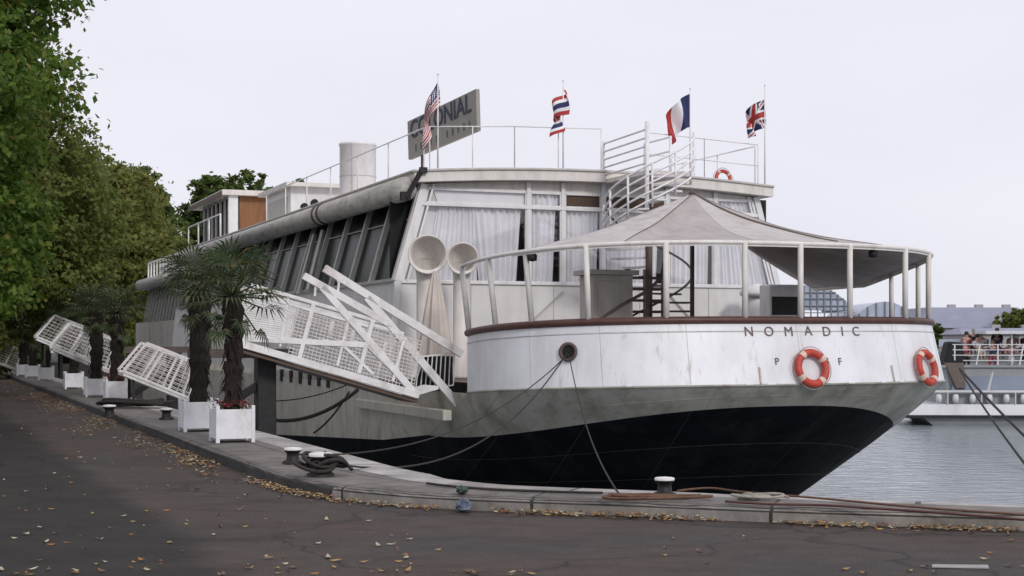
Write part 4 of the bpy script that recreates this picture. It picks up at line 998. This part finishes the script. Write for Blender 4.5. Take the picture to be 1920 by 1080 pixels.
flowers('small pink flowers in the planter beside the tilted ramp', gp(218, 751, KZ) + Vector((0, 0, .47)), 4, 30)

# bollards
M_capw = pm('white_bollard_cap', (0.72, 0.70, 0.68), .5, .1)
def bollard(label, loc, r=.10, h=.24):
    o = thing('bollard', label, 'bollard', loc, 0, 'iron mooring bollards on the quay')
    mb = MB(); mb.lathe([(r * 1.5, 0), (r * 1.5, .03), (r * .95, .05), (r * .85, h * .62), (r * 1.0, h * .72), (r * 1.25, h * .78), (r * 1.25, h * .9)], 20); mb.build('post', M_iron, o, smooth=True)
    mb = MB(); mb.lathe([(r * 1.27, h * .86), (r * 1.27, h * .97), (r * 1.1, h), (0, h + .01)], 20); mb.build('cap', M_capw, o, smooth=True); return o
b0 = bollard('short iron bollard with dull white cap standing behind the roped one', gp(549, 870, KZ), .085, .20)
pb = gp(601, 893, KZ); b1 = bollard('iron bollard with bright white cap and dark rope heaped round it', pb, .105, .26)
dup(b0, gp(312, 787, KZ), 0, 'small capped bollard beside the half hidden planter', 1.1)
dup(b0, gp(205, 782, KZ + .0), 0, 'squat dark bollard on the kerb before the tilted ramp', 1.2)
pe = gp(1246, 930, KZ); dup(b0, pe, 0, 'white capped bollard rising behind the coping near the stern', .9)
# heap of rope
def coil(label, loc, R0, turns, r, mat, seed, sx=1.0, sy=1.0, zr=.1):
    q = random.Random(seed); pts = []
    n = turns * 22
    for i in range(n + 1):
        a = i / 22 * 2 * math.pi; f = i / n; rad = R0 * (0.62 + .38 * math.sin(f * turns * 2.3 + seed + .4 * math.sin(a * .37))) 
        pts.append((rad * sx * math.cos(a) + R0 * .25 * math.sin(f * 9 + seed), rad * sy * math.sin(a) + R0 * .18 * math.cos(f * 7), r + zr * f + zr * .35 * (1 + math.sin(a * 1.7))))
    mb = MB(); mb.tube(pts, r, 6); o = mb.build('rope_coil', mat, None, smooth=True, loc=loc); tag(o, label, 'rope', 'rope heaps on the quay'); return o
coil('dark rope heaped round the white capped bollard', pb + Vector((.03, 0, 0)), .24, 9, .022, M_rope, 2, 1.1, .7, .14)
coil('small dark rope heap under the tilted mesh ramp', gp(250, 765, KZ), .5, 7, .035, M_rope, 5, 1.6, .5, .1)
coil('rust brown rope heap lying on the coping below the stern', gp(1215, 936, KZ), .36, 4, .014, M_rust, 4, 1.5, .35, .02)
coil('pale frayed rope bundle lying near the stern corner of the coping', gp(1415, 938, KZ), .2, 4, .013, M_palew, 8, 1.4, .45, .03)

# ropes
def rope(label, pts, r, mat=M_rope, cat='rope', grp='mooring ropes and cables'):
    p0 = Vector(pts[0]); mb = MB(); mb.tube([Vector(p) - p0 for p in pts], r, 6); o = mb.build('mooring_rope', mat, None, smooth=True, loc=p0); return tag(o, label, cat, grp)
HW = ship2w(*(P_H + N_H * .06))
rope('mooring rope running from the fairlead down to the roped bollard', sag(HW, pb + Vector((.1, 0, .15)), .75, 24), .012)
rope('second mooring rope from the fairlead to the plain bollard behind', sag(HW + Vector((.03, 0, -.02)), gp(549, 870, KZ) + Vector((0, 0, .12)), .55, 24), .011)
rope('rope hanging from the fairlead straight down to the coping', sag(HW + Vector((.02, 0, -.03)), gp(1165, 932, KZ) + Vector((0, .1, 0)), .35, 18), .010)
a = ship2w(*on_m(672, 730, -3.4)); rope('thick black hose sagging below the gangway to the black pile', sag(a, at(500, 786, 31.2), .25, 14), .04)
rope('thin black line below the gangway slanting to the waterline', sag(a + Vector((-.2, .05, -.05)), at(588, 812, 31.5), .1, 12), .022)
a = at(680, 735, 31.0); rope('thin cable drawn along the hull below the gangway', sag(at(650, 722, 31), at(510, 752, 31.3), .08, 10), .012)
HR = at(1800, 692, 66); rope('upper mooring line from the end of the tour boat out over the water', sag(HR, gp(2010, 902, WZ - .3), .1, 10), .05); rope('lower mooring line from the end of the tour boat out over the water', sag(HR + Vector((0, 0, -.06)), gp(1965, 925, WZ - .3), .15, 10), .04)
def edge_rope(label, seg, r, mat, dz=.0):
    rope(label, seg, r, mat)
pts = [gp(px, py, KZ + .03) for px, py in ((1270, 920), (1330, 915), (1390, 922), (1500, 931), (1600, 940), (1720, 951), (1930, 966))]; edge_rope('rust brown cable stretched along the edge of the coping', catmull(pts, 5), .010, M_rust)
pts = [gp(px, py, KZ + .02) for px, py in ((1360, 940), (1440, 945), (1540, 947), (1620, 952), (1740, 960), (1950, 977))]; edge_rope('darker reddish hose lying on the coping beside the cable', catmull(pts, 5), .011, pm('red_brown_hose', (.09, .035, .03), .7, .2))
pts = [gp(px, py, KZ + .02) for px, py in ((800, 906), (850, 912), (930, 918), (1040, 922), (1130, 924))]; edge_rope('dark hose lying along the pale coping before the stern', catmull(pts, 5), .013, M_rope)

# litter against the kerb
def crumple(name, label, cat, loc, s, mat, seed, sz=1.0):
    r = random.Random(seed); mb = MB(); rows = []
    for i in range(9):
        th = math.pi * i / 8; rows.append([(s * (1 + r.uniform(-.35, .35)) * math.sin(th) * math.cos(a), s * (1 + r.uniform(-.35, .35)) * math.sin(th) * math.sin(a), s * sz * (1 - math.cos(th)) * (.8 + r.uniform(-.2, .2))) for a in [2 * math.pi * j / 10 for j in range(10)]])
    mb.grid(rows, True); return tag(mb.build(name, mat, None, loc=loc), label, cat)
crumple('plastic_bag', 'crumpled blue grey plastic bag lying against the kerb', 'bag', gp(868, 960, 0), .08, pm('blue_grey_plastic', (.11, .13, .18), .35, .3, 14), 3, .9)
crumple('plastic_bag', 'dark green bag scrap on the coping above the blue grey bag', 'bag', gp(866, 926, KZ), .06, pm('green_plastic', (.03, .06, .045), .35, .3, 14), 6, .8)
crumple('paper_scrap', 'whitish paper scrap lying against the kerb below the stern', 'paper', gp(1468, 975, 0), .06, pm('paper', (.5, .48, .47), .8, .15), 9, .9)
mb = MB(); mb.hexa([(-.2, -.05, .002), (.2, -.1, .002), (.24, .06, .002), (-.16, .08, .002), (-.2, -.05, .008), (.2, -.1, .012), (.24, .06, .008), (-.16, .08, .008)])
tag(mb.build('cardboard_scrap', pm('pale_card', (.34, .32, .32), .8, .2), None, loc=gp(1795, 1063, .002)), 'flat pale cardboard scrap lying on the near asphalt', 'litter')

# fallen leaves
def leaf_litter():
    r = random.Random(11); mb = MB()
    def leaf(x, y, s, z=0.004):
        a = r.uniform(0, 6.283); tl = r.uniform(-.25, .25); mb.cur = r.choices((0, 1, 2, 3), (5, 4, 4, 3))[0]
        pts = []
        for k in range(6):
            g = k * math.pi / 3; rr_ = s * (1.0 if k % 3 == 0 else .62) * r.uniform(.75, 1.15)
            lx, ly = rr_ * math.cos(g), rr_ * math.sin(g) * .75
            pts.append((x + lx * math.cos(a) - ly * math.sin(a), y + lx * math.sin(a) + ly * math.cos(a), z + abs(lx) * .2 + max(0, lx * tl) + r.uniform(0, .012)))
        mb.poly(pts)
    for i in range(len(KERB) - 1):
        a, b = KERB[i], KERB[i + 1]
        if b.y > 75 or a.x > 9: continue
        Ls = (b - a).length; dens = 75 if a.y > 19 else 150
        nrm = Vector(((b - a).y, -(b - a).x, 0)).normalized()
        for _ in range(int(Ls * dens)):
            p = a.lerp(b, r.random()) - nrm * abs(r.gauss(0, .10 if a.y < 17 else (.55 if a.y > 21 else .25))) - nrm * .02
            if math.sin(p.x * 2.1) + math.sin(p.y * .9 + p.x * 5.3) > r.uniform(-1.6, .9): leaf(p.x, p.y, r.uniform(.018, .046), r.choice((.004, .004, .015, .03)) if a.y < 19 else .004)
    for _ in range(560):
        y = 10.5 + 24 * r.random() ** 2; x = r.uniform(-.36, .36) * y
        side = x * .925 + y * .38
        if side > 4.2 and r.random() > .22: continue
        if x * cth + y * sth > -3.4 * cth + 18.8 * sth - .2 and y > 14: continue
        if y > 12.9: 
            if x > -1.2: continue
        leaf(x, y, r.uniform(.02, .052))
    o = mb.build('fallen_leaves', [pm('leaf_ochre', (.34, .21, .07), .7, .3, 40), pm('leaf_brown', (.16, .085, .045), .7, .3, 40), pm('leaf_pale', (.42, .36, .24), .7, .25, 40), pm('leaf_orange', (.30, .13, .04), .7, .3, 40)])
    tag(o, 'scattered ochre and brown fallen leaves on the asphalt and along the kerb', 'fallen leaves', kind='stuff')
leaf_litter()

# ================================================================== TREES
def tree(label, loc, blobs, nleaf, ls, mat, seed, trunk_r=.3, group='big quay trees', cat='tree', limbs=True):
    """blobs: (x, y, z, rx, ry, rz) relative to the foot"""
    r = np.random.default_rng(seed); o = thing('broadleaf_tree', label, cat, loc, 0, group)
    vol = np.array([b[3] * b[4] + b[4] * b[5] for b in blobs]); pr = vol / vol.sum()
    # clumps on the blob surfaces, leaves round each clump
    nc = max(30, nleaf // 48); ci = r.choice(len(blobs), nc, p=pr); B = np.array(blobs, float)[ci]
    d = r.normal(size=(nc, 3)); d /= np.linalg.norm(d, axis=1)[:, None]
    rad = r.uniform(.22, 1.06, nc) ** .6
    cc = B[:, :3] + d * B[:, 3:] * rad[:, None]
    cs = B[:, 3:].mean(1) * r.uniform(.11, .27, nc)
    k = r.integers(0, nc, nleaf)
    off = r.normal(size=(nleaf, 3)) * .55; pos = cc[k] + off * cs[k][:, None] * np.array([1, 1, .75])
    nrm = d[k] * .6 + r.normal(size=(nleaf, 3)) * .75 + np.array([0, 0, .5]); nrm /= np.linalg.norm(nrm, axis=1)[:, None]
    a = np.cross(nrm, r.normal(size=(nleaf, 3))); a /= np.linalg.norm(a, axis=1)[:, None]; b = np.cross(nrm, a)
    s = ls * r.uniform(.6, 1.3, nleaf)[:, None]
    V = np.empty((nleaf, 4, 3)); V[:, 0] = pos - a * s; V[:, 1] = pos - b * s * .6 + nrm * s * .15; V[:, 2] = pos + a * s; V[:, 3] = pos + b * s * .6 + nrm * s * .15
    me = bpy.data.meshes.new('crown'); me.vertices.add(nleaf * 4); me.vertices.foreach_set('co', V.reshape(-1)); me.loops.add(nleaf * 4); me.loops.foreach_set('vertex_index', np.arange(nleaf * 4, dtype=np.int32))
    me.polygons.add(nleaf); me.polygons.foreach_set('loop_start', np.arange(0, nleaf * 4, 4, dtype=np.int32)); me.polygons.foreach_set('loop_total', np.full(nleaf, 4, dtype=np.int32)); me.update(calc_edges=True); me.validate()
    me.materials.append(mat); c = bpy.data.objects.new('crown', me); COL.objects.link(c); c.parent = o
    top = max(b[2] for b in blobs); mb = MB()
    mb.tube([(0, 0, -.2), (.05, .02, top * .3), (-.05, .05, top * .6), (.05, 0, top * .9)], [trunk_r * 1.2, trunk_r, trunk_r * .7, trunk_r * .3], 10)
    for bl in blobs[:10]:
        p0 = Vector((0, 0, min(bl[2] * .5, top * .6))); p1 = Vector(bl[:3]); mb.tube([p0, p0.lerp(p1, .5) + Vector((0, 0, -.2)), p1], [trunk_r * .5, trunk_r * .3, trunk_r * .08], 6)
    mb.build('trunk', M_trunk, o, smooth=True); return o
def rblobs(seed, n, zlo, zhi, rad, br):
    r = random.Random(seed); out = []
    for k in range(n):
        f = (k + .5) / n; z = lerp(zlo, zhi, f); prof = math.sin(math.pi * (0.14 + .76 * f)) ** .45; a = k * 2.4 + r.uniform(-.4, .4); rr_ = rad * prof * r.uniform(.45, .75)
        s = br * r.uniform(.8, 1.2) * (.65 + .35 * prof); out.append((rr_ * math.cos(a), rr_ * math.sin(a), z, s, s, s * .85))
    return out
tree('huge bright green broadleaf tree nearest the camera, cut by the picture edge', (-13.5, 30, 0), rblobs(1, 38, 2.9, 13.6, 4.9, 1.7), 190000, .085, M_leafA, 1, .45)
tree('tall olive tree just beyond the bright green one', (-19.0, 48, 0), rblobs(2, 30, 2.8, 10.4, 6.2, 2.1), 150000, .10, M_leafB, 2, .4)
tree('rounded yellowing tree just past the ship bow behind the palms', (-29.6, 99, .2), rblobs(3, 30, 2.0, 12.0, 7.6, 3.0), 120000, .18, M_leafC, 3, .4)
tree('dark green tree peeping out past the yellowing tree', (-33.5, 125, .2), rblobs(4, 22, 3, 14.4, 6.0, 2.8), 40000, .28, M_leafD, 4, .4)
tree('olive tree filling the middle of the row over the farthest planters', (-27.5, 66, 0), rblobs(5, 24, 1.4, 9.6, 6.4, 2.4), 90000, .15, M_leafC, 5, .4)
tree('dense low tree filling the shade behind the far planters', (-30.0, 78, 0), rblobs(6, 20, 1.0, 6, 6.0, 2.4), 40000, .21, M_leafD, 6, .4)
# spit of land beyond the bow with its own trees
mb = MB(); mb.poly([(-60, 95, .2), (-21, 95, .2), (-8, 150, .2), (-20, 260, .2), (-60, 260, .2)]); mb.grid([[(-60, 95, .2), (-21, 95, .2), (-8, 150, .2), (-20, 260, .2)], [(-60, 95, -3), (-21, 95, -3), (-8, 150, -3), (-20, 260, -3)]])
tag(mb.build('far_bank', M_kerb), 'far bank beyond the bow', 'bank', kind='structure')
tree('round topped tree showing just above the ship wheelhouse roof', (-27.2, 142, .2), rblobs(7, 22, 4, 16.2, 5.2, 2.4), 40000, .27, M_leafD, 7, .4)
tree('distant tree top showing just above the upper cabin roof', (-22.6, 152, .2), rblobs(9, 14, 4, 16.6, 3.6, 2.2), 16000, .33, M_leafD, 9, .35)

# ================================================================== FAR RIVER BANK
M_zinc = pm('blue_grey_zinc', (0.27, 0.28, 0.36), .6, .08, .4); M_facade = pm('pale_stone_facade', (0.38, 0.36, 0.36), .8, .1, .4); M_glz = pm('pale_glass_roof', (0.42, 0.46, 0.56), .35, .2, .25)  # far roof colours lightened, distance haze put into them
M_farwin = pm('far_window', (0.10, 0.11, 0.13), .4, .1)
mb = MB(); mb.poly([(20, 150, .6), (400, 120, .6), (900, 500, .6), (900, 1400, .6), (-200, 1400, .6), (0, 260, .6)]); mb.grid([[(0, 260, .6), (20, 150, .6), (400, 120, .6)], [(0, 260, -3), (20, 150, -3), (400, 120, -3)]])
tag(mb.build('far_bank', stone_mat('far_quay_stone', (.24, .26, .25), (.2, .22, .21), (.15, .16, .16))), 'grey green stone embankment across the river', 'bank', kind='structure')
def building(label, name, x0, x1, y, h_wall, h_roof, hip, dep=18, wins=(0, 0)):
    o = thing(name, label, 'building', ((x0 + x1) / 2, y, .6)); w2 = (x1 - x0) / 2
    mb = MB(); mb.box(-w2, w2, 0, dep, 0, h_wall); mb.build('wall', M_facade, o)
    mb = MB(); mb.hexa([(-w2 - .4, -.4, h_wall), (w2 + .4, -.4, h_wall), (w2 + .4, dep + .4, h_wall), (-w2 - .4, dep + .4, h_wall), (-w2 + hip * .3, 4, h_roof), (w2 - hip, 4, h_roof), (w2 - hip, dep - 4, h_roof), (-w2 + hip * .3, dep - 4, h_roof)]); rf = mb.build('roof', M_zinc, o)
    for k in range(3):
        mb = MB(); cx = -w2 * .5 + k * w2 * .4; mb.box(cx, cx + 1.2, 5, 6, h_roof - .4, h_roof + .5); mb.build('chimney', M_facade, rf)
    nx, nz_ = wins
    for i in range(nx):
        for j in range(nz_):
            mb = MB(); cx = lerp(-w2 + 2, w2 - 2, i / max(1, nx - 1)); z = 1.2 + j * (h_wall - .8) / nz_; mb.box(cx - .5, cx + .5, -.05, .05, z, z + (h_wall - .8) / nz_ * .6); mb.build('window', M_farwin, o)
    return o
building('long blue grey roofed hall across the river with hipped end', 'far_hall', 66, 88.5, 240, 3.2, 6.6, 6, 20, (9, 1))
building('low grey shed beside the blue grey roofed hall on the far bank', 'river_shed', 62, 84, 205, 2.0, 2.9, 2, 10, (8, 1))
gh = thing('exhibition_hall', 'huge pale glass vaulted hall on the far bank seen under the canopy', 'hall', (79, 380, .6))
mb = MB(); mb.box(-14, 24, 0, 40, 0, 6.6); mb.build('wall', M_facade, gh)
mb = MB()
for x0, x1, h in ((-14, 8.5, 15.5),):
    mb.grid([[(lerp(x0, x1, i / 24), y, 6.6 + (h - 6.6) * math.sin(math.pi * (.06 + .88 * i / 24)) ** .8) for i in range(25)] for y in (1, 40)]); mb.poly([(lerp(x0, x1, i / 24), 1, 6.6 + (h - 6.6) * math.sin(math.pi * (.06 + .88 * i / 24)) ** .8) for i in range(25)])
mb.build('glass_vault', M_glz, gh)
mb = MB(); mb.grid([[(lerp(8.5, 24, i / 16), y, 6.6 + 4.6 * math.sin(math.pi * i / 16) ** .7) for i in range(17)] for y in (1.2, 40)]); mb.poly([(lerp(8.5, 24, i / 16), 1.2, 6.6 + 4.6 * math.sin(math.pi * i / 16) ** .7) for i in range(17)]); mb.build('glass_vault', M_glz, gh)
mb = MB()
for i in range(20): x = -13.5 + i * 1.95; mb.box(x, x + .6, -.3, 0, 0, 6.8)
mb.box(-14.3, 24.3, -.4, 0, 6.4, 7.0); mb.build('colonnade', M_facade, gh)
M_rib = pm('green_grey_iron', (.2, .23, .25), .6, .1, 1)
for k in range(13):
    x = lerp(-13.2, 7.6, k / 12); q = .06 + .88 * (x + 14) / 22.5; mb = MB(); mb.box(x - .16, x + .16, .6, .95, 6.6, 6.6 + 8.9 * math.sin(math.pi * q) ** .8); mb.build('rib', M_rib, gh)
mb = MB()
for zz in (8.2, 10.0, 11.8, 13.4):
    hv = math.acos(min(1, max(-1, 1 - 0))) ; w_ = math.asin(min(1, ((zz - 6.6) / 8.9) ** 1.25)) / math.pi; x0_, x1_ = -14 + 22.5 * max(0, (w_ - .06) / .88), -14 + 22.5 * min(1, (1 - w_ - .06) / .88)
    mb.box(x0_, x1_, .55, .97, zz, zz + .25)
mb.build('purlin', M_rib, gh)
for k in range(7):
    x = 9.6 + k * 2.2; mb = MB(); mb.box(x - .15, x + .15, .8, 1.15, 6.6, 6.6 + 4.6 * math.sin(math.pi * (x - 8.5) / 15.5) ** .7); mb.build('rib', M_rib, gh)
for k in range(9):
    mb = MB(); mb.box(-12 + k * 4, -10.2 + k * 4, -.06, .0, 1, 5); mb.build('window', M_farwin, gh)
tree('olive tree on the far bank behind the tour boat canopy', (80.5, 235, .6), rblobs(12, 12, 1.2, 5.2, 3.6, 1.9), 14000, .30, M_leafB, 12, .3, 'trees on the far bank')
tree('pale green bushy tree farther along the far bank', (86.5, 236, .6), rblobs(13, 12, 1.0, 4.6, 3.8, 1.9), 12000, .30, M_leafD, 13, .3, 'trees on the far bank')
tree('small tree in front of the far hall', (66, 236, .6), rblobs(14, 10, .8, 3.2, 3.0, 1.4), 8000, .28, M_leafD, 14, .25, 'trees on the far bank')

# ================================================================== TOUR BOAT
TB = thing('tour_boat', 'long glass sided tour boat with open upper deck full of passengers', 'boat', (19.2, 70, WZ), R(-3))
M_boatw = pm('boat_white', (.66, .66, .68), .4, .06, 1, dirt=(.35, .33, .3), dirt_scale=1, dirt_amt=.4); M_boatg = pm('boat_grey', (.26, .27, .28), .5, .1, 1)
M_bglass = pm('blue_grey_boat_glass', (.17, .21, .27), .12, .2, .5, spec=.8)
BL = 34
mb = MB(); mb.hexa([(1.2, .3, -.5), (BL, 0, -.5), (BL, 5, -.5), (1.2, 4.7, -.5), (0, 0, .45), (BL, -.1, .45), (BL, 5.1, .45), (0, 5, .45)]); hb = mb.build('hull', M_boatg, TB)
mb = MB(); mb.hexa([(-.6, -.12, .5), (BL, -.12, .5), (BL, 5, .5), (-.6, 5, .5), (0, -.02, 1.0), (BL, -.02, 1.0), (BL, 5, 1.0), (0, 5, 1.0)]); mb.build('white_band', M_boatw, TB)
mb = MB(); mb.box(-.7, BL, -.16, 5, .36, .5); mb.build('dark_strake', M_iron, TB)
mb = MB(); mb.box(1.2, BL, .3, 4.9, 1.0, 2.7); mb.build('saloon', M_boatg, TB)
f0 = MB(); f0.lathe([(.0, -.2), (.12, -.18), (.15, 0), (.12, .18), (0, .2)], 12)
for k in range(20):
    x = .8 + k * .78
    if k == 0: fe = f0.build('fender', M_boatw, TB, smooth=True, loc=(x, .02, 1.28))
    else: c = fe.copy(); COL.objects.link(c); c.location = (x, .02, 1.28)
    if k < 16 and k % 2 == 0:
        mb = MB(); mb.tube([(x + .4, -.05, 1.0), (x + .4, -.05, 1.6)], .03, 5); mb.build('rail_post', M_boatw, TB)
mb = MB(); mb.box(.3, BL, -.08, .05, 1.56, 1.66); mb.build('lower_rail', M_boatw, TB)
for k in range(16):
    x = 1.4 + k * 1.75; g = MB(); g.quad((x, .12, 1.66), (x + 1.66, .12, 1.66), (x + 2.0, .42, 2.75), (x + .34, .42, 2.75)); g.box(x, x + .01, .3, .31, 1.7, 1.71)
    wn_ = MB(); wn_.bar((x + 1.7, .1, 1.64), (x + 2.04, .4, 2.78), .09, .06); wo_ = wn_.build('window', M_boatw, TB); g.build('pane', M_bglass, wo_)
mb = MB(); mb.box(1.0, BL, .2, 4.9, 2.72, 2.84); mb.build('upper_deck', M_boatg, TB)
mb = MB()
for k in range(24): x = 1.6 + k * 1.0; mb.bar((x, .3, 2.84), (x + (.18 if k % 2 else 0), .3, 3.8), .06)
for z in (3.05, 3.3, 3.55, 3.8): mb.bar((1.5, .3, z), (BL, .3, z), .04)
mb.build('upper_rail', M_boatw, TB)
mb = MB(); mb.box(3.0, BL, .1, 4.8, 4.30, 4.44); cn = mb.build('canopy_roof', M_boatw, TB)
for k in range(8): mb = MB(); mb.bar((4.3 + k * 2.2, .5, 2.84), (4.3 + k * 2.2, .5, 4.3), .08); mb.build('canopy_stanchion', M_boatw, cn)
mb = MB(); mb.box(1.6, 4.0, 3.4, 3.5, 3.7, 4.05); mb.build('screen', M_glz, TB)
mb = MB(); mb.hexa([(1.1, .25, 2.84), (2.1, .25, 2.84), (2.1, 1.6, 2.84), (1.1, 1.6, 2.84), (1.35, .35, 3.95), (2.0, .35, 3.9), (2.0, 1.5, 3.9), (1.35, 1.5, 3.95)]); mb.build('dark_tarpaulin', M_dark, TB, bevel=.12)
mb = MB(); mb.hexa([(1.6, .0, 1.75), (2.05, .0, 1.75), (2.05, .3, 1.75), (1.6, .3, 1.75), (1.1, .2, 2.95), (2.0, .2, 2.95), (2.0, .5, 2.95), (1.1, .5, 2.95)]); mb.build('stern_bracket', M_dkiron, TB, bevel=.03)
# seated passengers
M_skin = pm('skin', (.45, .27, .2), .6, .1)
def seated(loc, rz, shirt, trousers, hair, label):
    o = thing('person', label, 'person', loc, rz, 'passengers on the tour boat')
    def skin_mesh(name, verts, edges, rad, mat, sub=1):
        me = bpy.data.meshes.new(name); me.from_pydata(verts, edges, []); ob = bpy.data.objects.new(name, me); COL.objects.link(ob)
        ob.modifiers.new('skin', 'SKIN')
        for i, q in enumerate(rad): me.skin_vertices[0].data[i].radius = (q, q) if not isinstance(q, tuple) else q
        me.skin_vertices[0].data[0].use_root = True
        sb = ob.modifiers.new('smooth', 'SUBSURF'); sb.levels = sub; sb.render_levels = sub
        dg = bpy.context.evaluated_depsgraph_get(); dg.update(); m2 = bpy.data.meshes.new_from_object(ob.evaluated_get(dg)); bpy.data.objects.remove(ob); m2.materials.clear(); m2.materials.append(mat)
        m2.polygons.foreach_set('use_smooth', [True] * len(m2.polygons)); o2 = bpy.data.objects.new(name, m2); COL.objects.link(o2); o2.parent = o; return o2
    v = [(0, 0, .45), (0, .02, .72), (0, .03, .95), (0, .02, 1.04), (0, 0, 1.14), (0, 0, 1.24), (-.2, .03, .93), (-.25, -.05, .68), (-.14, -.3, .62), (.2, .03, .93), (.25, -.05, .68), (.14, -.3, .62),
         (-.1, -.4, .47), (-.1, -.42, .06), (-.1, -.56, .03), (.1, -.4, .47), (.1, -.42, .06), (.1, -.56, .03)]
    e = [(0, 1), (1, 2), (2, 3), (3, 4), (4, 5), (2, 6), (6, 7), (7, 8), (2, 9), (9, 10), (10, 11), (0, 12), (12, 13), (13, 14), (0, 15), (15, 16), (16, 17)]
    skin_mesh('body', v, e, [.13, .12, .12, .055, .09, .07, .05, .04, .03, .05, .04, .03, .07, .045, .035, .07, .045, .035], M_skin)
    skin_mesh('shirt', [(0, 0, .5), (0, .02, .72), (0, .03, .93), (-.2, .03, .92), (-.25, -.03, .72), (.2, .03, .92), (.25, -.03, .72)], [(0, 1), (1, 2), (2, 3), (3, 4), (2, 5), (5, 6)], [.15, .145, .14, .075, .06, .075, .06], shirt)
    skin_mesh('trousers', [(0, 0, .45), (-.1, -.4, .47), (-.1, -.42, .12), (.1, -.4, .47), (.1, -.42, .12)], [(0, 1), (1, 2), (0, 3), (3, 4)], [.15, .085, .06, .085, .06], trousers)
    mb = MB(); mb.lathe([(.088, -.06), (.108, .0), (.1, .06), (.06, .1), (0, .115)], 14, (0, .02, 1.2)); mb.build('hair', hair, o, smooth=True); return o
def cm(n, c): return pm(n, c, .8, .15, 8)
shirts = [cm('cloth_red', (.3, .06, .07)), cm('cloth_white', (.65, .63, .62)), cm('cloth_navy', (.04, .05, .1)), cm('cloth_pink', (.42, .2, .22)), cm('cloth_black', (.02, .02, .02)), cm('cloth_cream', (.5, .42, .33))]
hairs = [cm('hair_dark', (.03, .02, .015)), cm('hair_fair', (.3, .2, .1)), cm('hair_grey', (.3, .3, .3))]
words_ = ['red', 'white', 'navy', 'pink', 'black', 'cream']; hw_ = ['dark', 'fair', 'grey']
seats = [(2.5, 1.7), (3.2, 1.75), (3.9, 1.65), (4.7, 1.8), (5.3, 1.7), (6.4, 1.7), (7.0, 1.8), (7.6, 1.7), (4.1, 2.3), (5.9, 2.3), (3.0, 2.3), (7.2, 2.4), (2.2, .9), (2.9, 1.2), (3.5, .85), (4.4, 1.1), (5.0, .9), (5.5, 1.3), (6.1, .95), (6.7, 1.2), (7.3, .9), (7.9, 1.2), (8.6, .95), (9.3, 1.15)]
for i, (x, y) in enumerate(seats):
    s_ = i % 6; h_ = (i // 6 + i) % 3; wp = TB.matrix_basis @ Vector((x, y, 2.7 + (.6 if y > 2 else .42 if y > 1.5 else .3 if y > 1.1 else .0)))
    seated(wp, R(rng.uniform(-25, 25)), shirts[s_], shirts[(s_ + 4) % 6 if s_ != 4 else 2], hairs[h_], f'{hw_[h_]} haired passenger in a {words_[s_]} top seated on the boat ' + ('in the back row' if y > 2 else 'in the third row' if y > 1.5 else 'in the second row' if y > 1.1 else 'at the rail'))
mb = MB(); mb.box(1.8, 12, 1.05, 1.3, 3.2, 3.27); mb.box(1.8, 12, 1.5, 1.8, 3.55, 3.62); mb.build('bench', M_boatg, TB)
